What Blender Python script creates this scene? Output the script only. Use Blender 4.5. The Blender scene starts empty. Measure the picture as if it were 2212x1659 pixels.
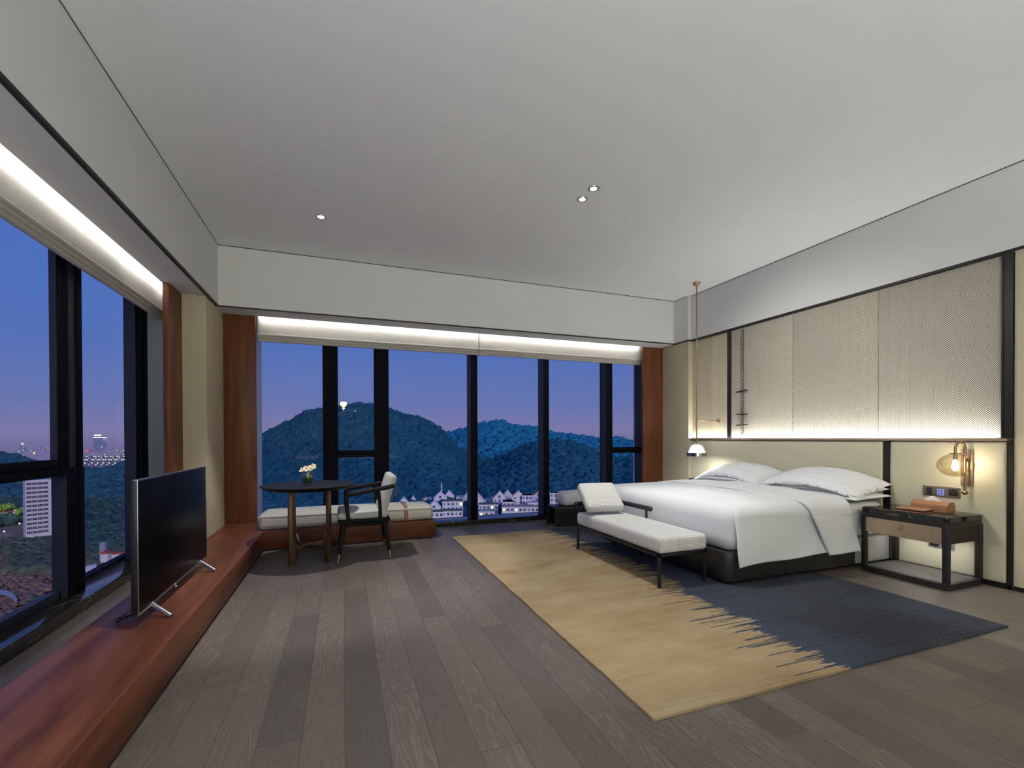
import bpy, bmesh, math, random
import numpy as np
from mathutils import Vector, Matrix, Euler, noise as mnoise
random.seed(7); rng = np.random.default_rng(11)
C = bpy.context.scene.collection
S = bpy.context.scene
PI = math.pi

# ------------------------------------------------------------------ camera
F, YAW, PITCH, ROLL, CY = 983.465, math.radians(20.3279), math.radians(-0.39836), math.radians(0.17548), 952.91
EYE = Vector((0, 0, 1.2))
FW = Vector((math.sin(YAW)*math.cos(PITCH), math.cos(YAW)*math.cos(PITCH), math.sin(PITCH)))
R0 = Vector((math.cos(YAW), -math.sin(YAW), 0)); D0 = FW.cross(R0)
RT = math.cos(ROLL)*R0 + math.sin(ROLL)*D0
DN = -math.sin(ROLL)*R0 + math.cos(ROLL)*D0
def far(u, v, d):
    """a point of the landscape: bearing/elevation (as surveyed from the window) at distance d"""
    return EYE + (FW + (u-1106)/F*RT + (v-CY)/F*DN)*d
cam = bpy.data.cameras.new('camera'); co = bpy.data.objects.new('camera', cam); C.objects.link(co)
m = Matrix((RT, -DN, -FW)).transposed().to_4x4(); m.translation = EYE; co.matrix_world = m
cam.sensor_width = 36; cam.lens = F/2212*36; cam.shift_y = (CY-829.5)/2212
cam.clip_start = .05; cam.clip_end = 20000
S.camera = co

# ------------------------------------------------------------------ node helpers
class NT:
    def __init__(s, name):
        s.m = bpy.data.materials.new(name); s.m.use_nodes = True
        s.t = s.m.node_tree; s.t.nodes.clear()
        s.out = s.t.nodes.new('ShaderNodeOutputMaterial')
    def n(s, kind, **kw):
        nd = s.t.nodes.new(kind)
        ins = kw.pop('ins', {})
        for k, v in kw.items(): setattr(nd, k, v)
        for k, v in ins.items(): s.put(nd.inputs[k], v)
        return nd
    def put(s, sock, v):
        if isinstance(v, bpy.types.NodeSocket): s.t.links.new(v, sock)
        elif isinstance(v, (tuple, list)) and len(v) == 3 and sock.type == 'RGBA': sock.default_value = (*v, 1)
        else: sock.default_value = v
    def mt(s, op, a, b=0.0, c=None):
        nd = s.n('ShaderNodeMath', operation=op); s.put(nd.inputs[0], a); s.put(nd.inputs[1], b)
        if c is not None: s.put(nd.inputs[2], c)
        return nd.outputs[0]
    def mix(s, f, a, b, typ='MIX'):
        nd = s.n('ShaderNodeMix', data_type='RGBA', blend_type=typ); s.put(nd.inputs[0], f); s.put(nd.inputs[6], a); s.put(nd.inputs[7], b)
        return nd.outputs[2]
    def coord(s, which='Object'): return s.n('ShaderNodeTexCoord').outputs[which]
    def map(s, vec, scale=(1,1,1), loc=(0,0,0), rot=(0,0,0)):
        return s.n('ShaderNodeMapping', ins={'Vector': vec, 'Scale': scale, 'Location': loc, 'Rotation': rot}).outputs[0]
    def noise(s, vec, scale=5., detail=4., rough=.5, dist=0.):
        return s.n('ShaderNodeTexNoise', ins={'Vector': vec, 'Scale': scale, 'Detail': detail, 'Roughness': rough, 'Distortion': dist}).outputs[0]
    def ramp(s, f, stops):
        nd = s.n('ShaderNodeValToRGB'); s.put(nd.inputs[0], f); e = nd.color_ramp.elements
        while len(e) < len(stops): e.new(.5)
        for el, (p, c) in zip(e, stops):
            el.position = p; el.color = (*c, 1) if len(c) == 3 else c
        return nd.outputs[0]
    def step(s, x, lo, hi):
        return s.n('ShaderNodeMapRange', ins={'Value': x, 'From Min': lo, 'From Max': hi}).outputs[0]
    def xyz(s, vec):
        o = s.n('ShaderNodeSeparateXYZ', ins={0: vec}).outputs; return o[0], o[1], o[2]
    def vec(s, x, y, z=0.0):
        nd = s.n('ShaderNodeCombineXYZ'); [s.put(nd.inputs[i], q) for i, q in enumerate((x, y, z))]; return nd.outputs[0]
    def bump(s, h, strength=.2, dist=.01):
        return s.n('ShaderNodeBump', ins={'Height': h, 'Strength': strength, 'Distance': dist}).outputs[0]
    def bsdf(s, col, rough=.5, metal=0., normal=None, spec=.5, **kw):
        nd = s.n('ShaderNodeBsdfPrincipled', ins={'Base Color': col, 'Roughness': rough, 'Metallic': metal, 'Specular IOR Level': spec})
        for k, v in kw.items(): s.put(nd.inputs[k], v)
        if normal is not None: s.put(nd.inputs['Normal'], normal)
        s.put(s.out.inputs[0], nd.outputs[0]); return nd
def srgb(r, g, b):
    f = lambda c: (c/255/12.92) if c/255 <= .04045 else ((c/255+.055)/1.055)**2.4
    return (f(r), f(g), f(b))
def plain(name, col, rough=.5, metal=0., var=.06, scale=9., bump=0., bscale=200., **kw):
    t = NT(name); v = t.coord()
    c2 = tuple(min(1, c*(1-var*2)) for c in col); c1 = tuple(min(1, c*(1+var)) for c in col)
    col_ = t.mix(t.noise(v, scale, 3.), c2, c1)
    nm = t.bump(t.noise(v, bscale, 2.), bump, .002) if bump else None
    t.bsdf(col_, rough, metal, nm, **kw); return t.m
def emis(name, col, strength):
    t = NT(name); nz = t.noise(t.coord(), 3., 1.)
    e = t.n('ShaderNodeEmission', ins={'Color': t.mix(t.mt('MULTIPLY', nz, .1), col, (1, 1, 1)), 'Strength': strength})
    t.put(t.out.inputs[0], e.outputs[0]); return t.m
def wood(name, dark, light, axis='y', rough=.35, ring=7., bump=.05, coat=0., lo=.30, hi=.75, sp=.28):
    t = NT(name); v = t.coord()
    st = {'x': (.12, 1, 1), 'y': (1, .12, 1), 'z': (1, 1, .10)}[axis]
    w = t.map(v, st)
    big = t.noise(w, ring, 5., .55, 1.6)
    fine = t.noise(t.map(v, tuple(.03 if c < .5 else 1. for c in st)), 140., 3.)
    f = t.mt('ADD', t.mt('MULTIPLY', big, .8), t.mt('MULTIPLY', fine, .22))
    col = t.ramp(f, [(lo, dark), (hi, light)])
    t.bsdf(col, t.mt('ADD', t.mt('MULTIPLY', fine, .15), rough-.07), 0, t.bump(fine, bump, .002), sp, **({'Coat Weight': coat, 'Coat Roughness': .25} if coat else {}))
    return t.m
MAT = {}
# paint, ceiling
MAT['ceiling'] = plain('ceiling_paint', (.84, .845, .845), .85, var=.015, scale=2., bump=.03)
MAT['paint'] = plain('bulkhead_paint', (.72, .72, .71), .8, var=.015, scale=2., bump=.03)
MAT['slot'] = plain('black_slot', (.012, .011, .010), .5)
# beige wall cloth with faint vertical threads
def cloth_wall(name, base, axis_scale=(60, 60, .5), lines=True):
    t = NT(name); v = t.coord()
    th = t.noise(t.map(v, axis_scale), 6., 3., .6)
    big = t.noise(t.map(v, (10, 10, .05)), 1.2, 2.)
    f = t.mt('ADD', t.mt('MULTIPLY', th, .55), t.mt('MULTIPLY', big, .45))
    col = t.mix(t.step(f, .25, .75), tuple(c*.82 for c in base), tuple(min(1, c*1.12) for c in base))
    t.bsdf(col, .75, 0, t.bump(th, .15, .002)); return t.m
MAT['cloth'] = cloth_wall('beige_wall_cloth', (.53, .465, .325))
MAT['pad'] = plain('khaki_padded_leather', (.50, .475, .345), .55, var=.03, scale=4., bump=.08, bscale=350.)
MAT['cherry_v'] = wood('red_brown_veneer_upright', (.085, .026, .011), (.215, .078, .033), 'z', .45)
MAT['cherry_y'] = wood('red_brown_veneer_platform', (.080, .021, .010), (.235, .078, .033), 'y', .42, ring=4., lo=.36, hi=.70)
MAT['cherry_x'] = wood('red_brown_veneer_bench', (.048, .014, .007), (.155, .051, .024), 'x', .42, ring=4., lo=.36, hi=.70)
def marble(name, base, vein, rough=.12, thr=.012):
    t = NT(name); v = t.coord()
    w = t.n('ShaderNodeVectorMath', operation='ADD'); t.put(w.inputs[0], v)
    nz = t.n('ShaderNodeTexNoise', ins={'Vector': v, 'Scale': 3., 'Detail': 4.}); sc = t.n('ShaderNodeVectorMath', operation='SCALE'); t.put(sc.inputs[0], nz.outputs[1]); sc.inputs['Scale'].default_value = .35
    t.put(w.inputs[1], sc.outputs[0])
    rot = t.map(w.outputs[0], (1, 1, 1), rot=(.5, .6, .7))
    n1 = t.noise(t.map(rot, (3.2, .5, 1.)), 1.6, 2., .4)
    l1 = t.mt('SUBTRACT', 1., t.step(t.mt('ABSOLUTE', t.mt('SUBTRACT', n1, .5)), 0., thr))
    gate = t.step(t.noise(v, 2.1, 1.), .44, .56)
    f = t.mt('MULTIPLY', t.mt('MAXIMUM', l1, 0.), gate)
    cl = t.noise(v, 8., 5.)
    col = t.mix(f, t.mix(cl, tuple(c*.6 for c in base), tuple(c*1.5 for c in base)), vein)
    t.bsdf(col, rough, 0, None); return t.m
MAT['marble'] = marble('dark_brown_marble', (.020, .017, .012), (.42, .38, .32), .12, .006)
MAT['nero'] = marble('black_marble', (.012, .010, .009), (.5, .48, .44), .06, .020)
MAT['alu'] = plain('dark_aluminium', (.0045, .0045, .009), .6, .0, var=.05, spec=.07)
MAT['alu_lit'] = plain('sky_lit_aluminium', (.030, .036, .052), .5, .0, var=.05, spec=.2)  # paler tone puts the sky's light into the frame sides
MAT['spandrel'] = plain('grey_end_panel', (.30, .36, .40), .55)
def glass(name, refl=.03, tint=(.97, .98, .99)):
    t = NT(name)
    nz = t.noise(t.coord(), .4, 1.)
    tr = t.n('ShaderNodeBsdfTransparent', ins={'Color': t.mix(t.mt('MULTIPLY', nz, .05), tint, (1, 1, 1))})
    gl = t.n('ShaderNodeBsdfGlossy', ins={'Roughness': .02, 'Color': (1, 1, 1)})
    mx = t.n('ShaderNodeMixShader'); t.put(mx.inputs[0], refl); t.put(mx.inputs[1], tr.outputs[0]); t.put(mx.inputs[2], gl.outputs[0])
    t.put(t.out.inputs[0], mx.outputs[0]); return t.m
MAT['glass'] = glass('window_glass', .0012)
def shade_glass(name, tint, f0):
    t = NT(name)
    lw = t.n('ShaderNodeLayerWeight', ins={'Blend': .35}).outputs[1]
    nz = t.noise(t.coord(), 12., 2.)
    tr = t.n('ShaderNodeBsdfTransparent', ins={'Color': t.mix(t.mt('MULTIPLY', nz, .15), tint, (.9, .88, .84))})
    gl = t.n('ShaderNodeBsdfGlossy', ins={'Roughness': .04, 'Color': (1, .95, .88)})
    mx = t.n('ShaderNodeMixShader'); t.put(mx.inputs[0], t.mt('ADD', t.mt('MULTIPLY', lw, .45), f0)); t.put(mx.inputs[1], tr.outputs[0]); t.put(mx.inputs[2], gl.outputs[0])
    t.put(t.out.inputs[0], mx.outputs[0]); return t.m
MAT['smoke_glass'] = shade_glass('smoky_amber_glass', (.80, .74, .62), .05)
MAT['clear_glass'] = shade_glass('clear_lamp_glass', (.93, .93, .93), .06)
MAT['vase_glass'] = shade_glass('vase_glass', (.80, .88, .82), .06)
MAT['brass'] = plain('antique_brass', (.36, .235, .125), .32, 1., var=.08, scale=30.)
MAT['brass_dull'] = plain('brushed_bronze', (.46, .345, .235), .42, .65, var=.08, scale=30.)
MAT['bronze_black'] = plain('black_bronze_metal', (.020, .017, .015), .38, .3)
MAT['black_metal'] = plain('black_metal_tube', (.022, .022, .024), .32, .4, spec=.6)
MAT['brass_table'] = plain('dark_bronze_legs', (.25, .165, .095), .38, .9, var=.1, scale=20.)
MAT['chrome'] = plain('dark_chrome', (.45, .43, .41), .12, 1.)
MAT['steel'] = plain('brushed_steel', (.55, .54, .53), .3, 1.)
MAT['black_wood'] = wood('black_stained_ash', (.006, .006, .007), (.020, .019, .019), 'x', .60, sp=.12, ring=12., bump=.25)
MAT['black_wood_y'] = wood('black_stained_ash_long', (.008, .008, .009), (.034, .031, .031), 'y', .42, ring=12., bump=.3)
MAT['dark_wood'] = wood('dark_stained_oak', (.010, .007, .006), (.035, .024, .020), 'y', .45)
MAT['grey_wood'] = wood('grey_oak_shelf', (.055, .047, .042), (.16, .145, .135), 'y', .5, ring=20.)
MAT['screen'] = plain('tv_screen_glass', (.003, .003, .0035), .34, var=.02, spec=.06)
MAT['tv_black'] = plain('tv_black_plastic', (.010, .010, .010), .45)
MAT['white_sheet'] = plain('white_cotton', (.75, .765, .78), .85, var=.01, scale=3., bump=.04, bscale=90., **{'Sheen Weight': .15})
MAT['leather_grey'] = plain('dark_grey_leather', (.020, .018, .016), .42, var=.05, bump=.12, bscale=160.)
MAT['tan_leather'] = plain('tan_leather', (.36, .17, .085), .45, var=.08, scale=20., bump=.12, bscale=300.)
MAT['strap'] = plain('brown_leather_strap', (.26, .14, .055), .5, var=.05)
MAT['paper'] = plain('white_tissue', (.85, .85, .83), .9, var=.01)
MAT['taupe'] = plain('taupe_metal_plate', (.17, .135, .11), .45, .35)
MAT['button'] = plain('black_button', (.012, .012, .012), .35)
MAT['silver_plate'] = plain('silver_socket_plate', (.30, .29, .27), .35, .5)
MAT['cream'] = plain('cream_orchid_petal', (.82, .74, .50), .6, var=.06, scale=60.)
MAT['pink'] = plain('pink_orchid_throat', (.60, .12, .22), .6)
MAT['leaf'] = plain('deep_green_leaf', (.065, .25, .045), .4, var=.35, scale=60.)
MAT['linen'] = plain('oatmeal_linen', (.50, .48, .43), .9, var=.16, scale=260., bump=.4, bscale=330.)
MAT['linen_grey'] = plain('pale_grey_linen', (.52, .515, .50), .9, var=.20, scale=240., bump=.4, bscale=330.)
def check_cloth():
    t = NT('houndstooth_cloth'); uv = t.coord('UV'); x, y, z = t.xyz(uv)
    p = 1/.0150
    a = t.mt('FRACT', t.mt('MULTIPLY', x, p)); b = t.mt('FRACT', t.mt('MULTIPLY', y, p))
    fa = t.mt('LESS_THAN', a, .46); fb = t.mt('LESS_THAN', b, .52)
    f = t.mt('MULTIPLY', t.mt('ADD', t.mt('MULTIPLY', fa, fb), t.mt('MULTIPLY', t.mt('ADD', fa, fb), .10)), .56)
    col = t.mix(f, (.80, .79, .77), (.035, .033, .035))
    t.bsdf(col, .9, 0, t.bump(f, .2, .002)); return t.m
MAT['check'] = check_cloth()
def blind_cloth():
    t = NT('cream_blind_linen'); v = t.coord()
    w = t.noise(t.map(v, (4, 4, 40)), 8., 4., .6); w2 = t.noise(v, 14., 4.)
    col = t.mix(t.mt('ADD', t.mt('MULTIPLY', w, .6), t.mt('MULTIPLY', w2, .4)), (.40, .38, .34), (.60, .58, .53))
    t.bsdf(col, .9, 0, t.bump(w, .3, .003)); return t.m
MAT['blind'] = blind_cloth()
def herringbone():
    t = NT('woven_chevron_panel'); x, y, z = t.xyz(t.coord())
    P = .090; stp = .0066
    a = t.mt('ABSOLUTE', t.mt('SUBTRACT', t.mt('FRACT', t.mt('DIVIDE', y, P)), .5))      # 0..0.5 triangle
    h = t.mt('MULTIPLY', a, P*1.08)
    h = t.mt('MULTIPLY', t.mt('FLOOR', t.mt('DIVIDE', h, stp)), stp)
    s = t.mt('FRACT', t.mt('DIVIDE', t.mt('ADD', z, h), .0172))
    f = t.mt('SMOOTH_MIN', t.step(t.mt('ABSOLUTE', t.mt('SUBTRACT', s, .5)), .17, .31), 1., .1)
    nz = t.noise(t.map(t.coord(), (1, 1, .2)), 2., 2.)
    col = t.mix(f, (.74, .69, .58), (.115, .092, .070))
    col = t.mix(t.mt('MULTIPLY', nz, .25), col, (.35, .31, .24))
    t.bsdf(col, .6, 0, t.bump(t.mt('SUBTRACT', 1., f), .4, .004)); return t.m
MAT['chevron'] = herringbone()
def floor_mat():
    t = NT('grey_brown_oak_planks'); v = t.coord(); x, y, z = t.xyz(v)
    W, L = .162, 1.38
    rx = t.mt('DIVIDE', x, W); row = t.mt('FLOOR', rx)
    wn = t.n('ShaderNodeTexWhiteNoise', noise_dimensions='1D', ins={'W': row}).outputs[0]
    ry = t.mt('ADD', t.mt('DIVIDE', y, L), t.mt('MULTIPLY', wn, 7.3)); pl = t.mt('FLOOR', ry)
    wc = t.n('ShaderNodeTexWhiteNoise', noise_dimensions='2D', ins={'Vector': t.vec(row, pl)})
    r1 = wc.outputs[0]
    off = t.mt('MULTIPLY', r1, 37.)
    pv = t.vec(t.mt('ADD', x, off), t.mt('ADD', y, t.mt('MULTIPLY', off, 1.7)), r1)
    base = t.noise(t.map(pv, (5.2, .62, 1)), 1.7, 2., .45, .4)             # cathedral contours
    rings = t.mt('FRACT', t.mt('MULTIPLY', base, 21.))
    ringl = t.step(t.mt('ABSOLUTE', t.mt('SUBTRACT', rings, .5)), .30, .5)
    fib = t.noise(t.map(pv, (90, 3.2, 1)), 2.2, 4., .65)
    pore = t.step(t.noise(t.map(pv, (160, 5, 1)), 2.4, 2.), .56, .72)
    c = t.mix(fib, (.072, .058, .047), (.160, .133, .110))
    c = t.mix(t.mt('MULTIPLY', ringl, .30), c, t.mix(t.step(t.mt('FRACT', t.mt('MULTIPLY', r1, 7.)), .35, .65), (.055, .044, .037), (.25, .225, .20)))
    c = t.mix(t.mt('MULTIPLY', pore, .35), c, (.060, .049, .041))
    tint = t.ramp(r1, [(0, (.80, .80, .82)), (.5, (1, 1, 1)), (1, (1.12, 1.06, 1.0))])
    c = t.mix(1., c, tint, 'MULTIPLY')
    haze = t.step(t.noise(v, 1.6, 5., .65), .55, .85)
    c = t.mix(t.mt('MULTIPLY', haze, .18), c, (.26, .245, .225))
    fx = t.mt('FRACT', rx); fy = t.mt('FRACT', ry)
    ex = t.mt('MINIMUM', fx, t.mt('SUBTRACT', 1., fx)); ey = t.mt('MINIMUM', fy, t.mt('SUBTRACT', 1., fy))
    seam = t.mt('MAXIMUM', t.mt('LESS_THAN', ex, .008), t.mt('LESS_THAN', ey, .0011))
    c = t.mix(t.mt('MULTIPLY', seam, .75), c, (.022, .018, .015))
    hgt = t.mt('SUBTRACT', t.mt('ADD', t.mt('MULTIPLY', fib, .35), t.mt('MULTIPLY', ringl, -.3)), seam)
    rg = t.mt('ADD', .40, t.mt('MULTIPLY', fib, .22))
    t.bsdf(c, rg, 0, t.bump(hgt, .22, .003), spec=.26); return t.m
MAT['floor'] = floor_mat()
def rug_mat():
    t = NT('tan_to_blue_wool_rug'); v = t.coord(); x, y, z = t.xyz(v)
    bd = t.n('ShaderNodeFloatCurve')
    cv = bd.mapping.curves[0]
    pts = [(0, .0), (.05, .0), (1, .0)]
    prof = [(1.55, 2.55), (1.70, 2.44), (1.95, 2.42), (2.25, 2.47), (2.7, 2.46), (3.1, 2.58), (3.6, 2.63), (4.1, 2.63), (4.7, 2.57), (5.4, 2.50)]
    pp = [((a-1.5)/4., (b-2.3)/.5) for a, b in prof]
    for p in pp[1:-1]: cv.points.new(*p)
    cv.points[0].location = pp[0]; cv.points[-1].location = pp[-1]
    for i, p in enumerate(pp): cv.points[i].location = p
    bd.mapping.update(); t.put(bd.inputs['Value'], t.mt('DIVIDE', t.mt('SUBTRACT', y, 1.5), 4.))
    bx = t.mt('ADD', t.mt('MULTIPLY', bd.outputs[0], .5), 2.3)
    rows = t.mt('FLOOR', t.mt('MULTIPLY', y, 125.))
    w1 = t.n('ShaderNodeTexWhiteNoise', noise_dimensions='1D', ins={'W': rows}).outputs[0]
    n1 = t.noise(t.vec(0., t.mt('MULTIPLY', y, 1.), 0.), 7., 3., .6)
    w2 = t.mt('POWER', w1, 5.)
    jag = t.mt('ADD', t.mt('MULTIPLY', t.mt('SUBTRACT', n1, .5), .36), t.mt('ADD', t.mt('MULTIPLY', w2, -.33), t.mt('MULTIPLY', w1, -.05)))
    dash = t.noise(t.map(v, (6, 95, 1)), 1., 2.)
    d = t.mt('SUBTRACT', t.mt('SUBTRACT', x, bx), jag)
    blue_f = t.step(t.mt('ADD', d, t.mt('MULTIPLY', t.mt('SUBTRACT', dash, .5), .08)), -.012, .012)
    # tan field
    blot = t.noise(t.map(v, (1.2, 2.6, 1)), 1.3, 3., .6); str_ = t.noise(t.map(v, (1.5, 60, 1)), 1.2, 3., .6)
    tan = t.ramp(t.mt('ADD', t.mt('MULTIPLY', blot, .7), t.mt('MULTIPLY', str_, .3)), [(.34, (.33, .215, .112)), (.50, (.43, .31, .175)), (.66, (.50, .385, .235))])
    gx = t.mt('FRACT', t.mt('MULTIPLY', x, 42.)); gy = t.mt('FRACT', t.mt('MULTIPLY', y, 42.))
    grid = t.mt('MAXIMUM', t.mt('LESS_THAN', gx, .30), t.mt('LESS_THAN', gy, .30))
    tan = t.mix(t.mt('MULTIPLY', grid, .16), tan, (.62, .50, .31))
    # blue field : brighter at the boundary and the outer border, darker in the middle
    bl = t.noise(t.map(v, (1.2, 50, 1)), 1.3, 3., .6); big = t.noise(v, 1.3, 2.)
    blue = t.ramp(t.mt('ADD', t.mt('MULTIPLY', bl, .45), t.mt('MULTIPLY', big, .55)), [(.30, (.034, .040, .054)), (.5, (.054, .062, .082)), (.72, (.075, .096, .122))])
    near = t.mt('SUBTRACT', 1., t.step(d, 0., .28))
    blue = t.mix(t.mt('MULTIPLY', near, .75), blue, (.060, .090, .145))
    dots = t.mt('MULTIPLY', t.mt('LESS_THAN', t.mt('FRACT', t.mt('MULTIPLY', y, 24.)), .10), t.step(t.noise(t.map(v, (55, 24, 1)), 1., 0.), .54, .6))
    blue = t.mix(t.mt('MULTIPLY', dots, .30), blue, (.38, .38, .36))
    col = t.mix(blue_f, tan, blue)
    fz = t.noise(v, 330., 2.)
    col = t.mix(t.mt('MULTIPLY', t.mt('SUBTRACT', fz, .2), .5), col, (.02, .016, .012))
    hb = t.mt('ADD', fz, t.mt('MULTIPLY', grid, .35))
    t.bsdf(col, .95, 0, t.bump(hb, .8, .006), spec=.1); return t.m
MAT['rug'] = rug_mat()

# ------------------------------------------------------------------ mesh helpers
class MB:
    def __init__(s): s.bm = bmesh.new(); s.mats = []; s.cur = 0
    def _tag(s, faces):
        for f in faces: f.material_index = s.cur
    def box(s, x0, x1, y0, y1, z0, z1, bev=0., seg=2, rot=None, piv=None):
        r = bmesh.ops.create_cube(s.bm, size=1)
        vs = r['verts']
        M_ = Matrix.Translation(((x0+x1)/2, (y0+y1)/2, (z0+z1)/2)) @ Matrix.Diagonal((abs(x1-x0), abs(y1-y0), abs(z1-z0), 1))
        bmesh.ops.transform(s.bm, matrix=M_, verts=vs)
        if bev:
            es = list({e for v in vs for e in v.link_edges})
            g = bmesh.ops.bevel(s.bm, geom=es, offset=min(bev, .49*min(abs(x1-x0), abs(y1-y0), abs(z1-z0))), segments=seg, affect='EDGES', profile=.5)
            vs = list({v for f in g['faces'] for v in f.verts} | {v for v in vs if v.is_valid})
        if rot is not None:
            p = Vector(piv or ((x0+x1)/2, (y0+y1)/2, (z0+z1)/2))
            bmesh.ops.transform(s.bm, matrix=Matrix.Translation(p) @ rot.to_4x4() @ Matrix.Translation(-p), verts=vs)
        s._tag({f for v in vs for f in v.link_faces}); return s
    def tube(s, pts, r, seg=12, closed=False, caps=True, sx=1., up=None, dome=False):
        pts = [Vector(p) for p in pts]; n = len(pts)
        rs = r if isinstance(r, (list, tuple)) else [r]*n
        rings = []; prev = None
        for i, p in enumerate(pts):
            a = pts[(i-1) % n] if (closed or i > 0) else p; b = pts[(i+1) % n] if (closed or i < n-1) else p
            t = (b-a).normalized()
            if prev is None:
                u = Vector(up) if up else (Vector((0, 0, 1)) if abs(t.z) < .9 else Vector((1, 0, 0)))
            else: u = prev
            u = (u - t*u.dot(t)).normalized(); prev = u; w = t.cross(u)
            rings.append([s.bm.verts.new(p + (u*math.cos(2*PI*k/seg) + w*math.sin(2*PI*k/seg)*sx)*rs[i]) for k in range(seg)])
        fs = []
        for i in range(n if closed else n-1):
            A, B = rings[i], rings[(i+1) % n]
            for k in range(seg): fs.append(s.bm.faces.new((A[k], A[(k+1) % seg], B[(k+1) % seg], B[k])))
        if caps and not closed:
            fs.append(s.bm.faces.new(rings[0][::-1])); fs.append(s.bm.faces.new(rings[-1]))
        s._tag(fs); return s
    def capsule(s, a, b, r, seg=14, k=4):
        a, b = Vector(a), Vector(b); t = (b-a).normalized(); P, Rr = [], []
        for i in range(k+1):
            g = PI/2*(1-i/k); P.append(a - t*r*math.sin(g)); Rr.append(max(r*math.cos(g), r*.06))
        for i in range(k+1):
            g = PI/2*i/k; P.append(b + t*r*math.sin(g)); Rr.append(max(r*math.cos(g), r*.06))
        return s.tube(P, Rr, seg)
    def lathe(s, prof, c=(0, 0, 0), seg=40, axis='z', close=False):
        c = Vector(c); rings = []
        for r_, h in prof:
            row = []
            for k in range(seg):
                a = 2*PI*k/seg; p = Vector((r_*math.cos(a), r_*math.sin(a), h))
                if axis == 'x': p = Vector((h, p.x, p.y))
                elif axis == 'y': p = Vector((p.x, h, p.y))
                row.append(s.bm.verts.new(c+p))
            rings.append(row)
        fs = []; n = len(rings)
        for i in range(n if close else n-1):
            A, B = rings[i], rings[(i+1) % n]
            for k in range(seg): fs.append(s.bm.faces.new((A[k], A[(k+1) % seg], B[(k+1) % seg], B[k])))
        if not close:
            for rg, rv in ((rings[0], True), (rings[-1], False)):
                fs.append(s.bm.faces.new(rg[::-1] if rv else rg))
        s._tag(fs); return s
    def prism(s, poly, a, b, axis='z', bev=0.):
        """poly of 2D points extruded from a to b along axis; 2D order: z->(x,y) x->(y,z) y->(x,z)"""
        def P(q, h): return {'z': (q[0], q[1], h), 'x': (h, q[0], q[1]), 'y': (q[0], h, q[1])}[axis]
        A = [s.bm.verts.new(P(q, a)) for q in poly]; B = [s.bm.verts.new(P(q, b)) for q in poly]
        n = len(poly); fs = [s.bm.faces.new(A[::-1]), s.bm.faces.new(B)]
        for k in range(n): fs.append(s.bm.faces.new((A[k], A[(k+1) % n], B[(k+1) % n], B[k])))
        if bev:
            es = list({e for f in fs for e in f.edges})
            bmesh.ops.bevel(s.bm, geom=es, offset=bev, segments=2, affect='EDGES', profile=.5)
            fs = list(s.bm.faces)
        s._tag(fs); return s
    def grid(s, fn, nu, nv, closed_u=False):
        V = [[s.bm.verts.new(fn(i/(nu if closed_u else nu-1), j/(nv-1))) for i in range(nu)] for j in range(nv)]
        fs = []
        for j in range(nv-1):
            for i in range(nu if closed_u else nu-1):
                fs.append(s.bm.faces.new((V[j][i], V[j][(i+1) % nu], V[j+1][(i+1) % nu], V[j+1][i])))
        s._tag(fs); return s
    def rbox(s, x0, x1, y0, y1, z0, z1, r=.03, n=(12, 12, 6), puff=0., puffb=0., wob=0., M_=None):
        """rounded cushion: subdivided box pushed onto a rounded-box surface with a crowned top"""
        c = Vector(((x0+x1)/2, (y0+y1)/2, (z0+z1)/2)); hx, hy, hz = (x1-x0)/2, (y1-y0)/2, (z1-z0)/2
        r = min(r, hx, hy, hz); cache = {}; fs = []
        def lin(h, k):   # parameters along one axis, denser at the rounded ends
            base = [-1 + 2*i/k for i in range(k+1)]
            return base
        def vert(p):
            key = (round(p.x, 6), round(p.y, 6), round(p.z, 6))
            if key in cache: return cache[key]
            q = Vector((p.x*hx, p.y*hy, p.z*hz))
            # remap so that more vertices fall in the radius zone
            def rm(t, h):
                a = abs(t); k = r/h; e = .62
                v_ = (a/e)*(1-k) if a < e else (1-k) + (a-e)/(1-e)*k
                return math.copysign(v_*h, t)
            q = Vector((rm(p.x, hx), rm(p.y, hy), rm(p.z, hz)))
            inn = Vector((max(-hx+r, min(hx-r, q.x)), max(-hy+r, min(hy-r, q.y)), max(-hz+r, min(hz-r, q.z))))
            d = q - inn
            if d.length > 1e-9:
                dm = max(abs(d.x), abs(d.y), abs(d.z)); q = inn + d.normalized()*dm
            fx, fy = 1-(q.x/hx)**2, 1-(q.y/hy)**2
            if puff and q.z > 0: q.z += puff*fx*fy*(q.z/hz)
            if puffb and q.z < 0: q.z += -puffb*fx*fy*abs(q.z/hz)
            if wob: q += mnoise.noise_vector((q+c)*4.)*wob
            q += c
            if M_ is not None: q = M_ @ q
            cache[key] = s.bm.verts.new(q); return cache[key]
        for ax in range(3):
            a1, a2 = [(1, 2), (2, 0), (0, 1)][ax]
            for sg in (-1, 1):
                for i in range(n[a1]):
                    for j in range(n[a2]):
                        qs = []
                        for di, dj in ((0, 0), (1, 0), (1, 1), (0, 1)):
                            p = Vector((0, 0, 0)); p[ax] = sg; p[a1] = -1+2*(i+di)/n[a1]; p[a2] = -1+2*(j+dj)/n[a2]; qs.append(vert(p))
                        if sg < 0: qs = qs[::-1]
                        try: fs.append(s.bm.faces.new(qs))
                        except ValueError: pass
        s._tag(fs); return s
    def mat(s, m):
        if m not in s.mats: s.mats.append(m)
        s.cur = s.mats.index(m); return s
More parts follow.
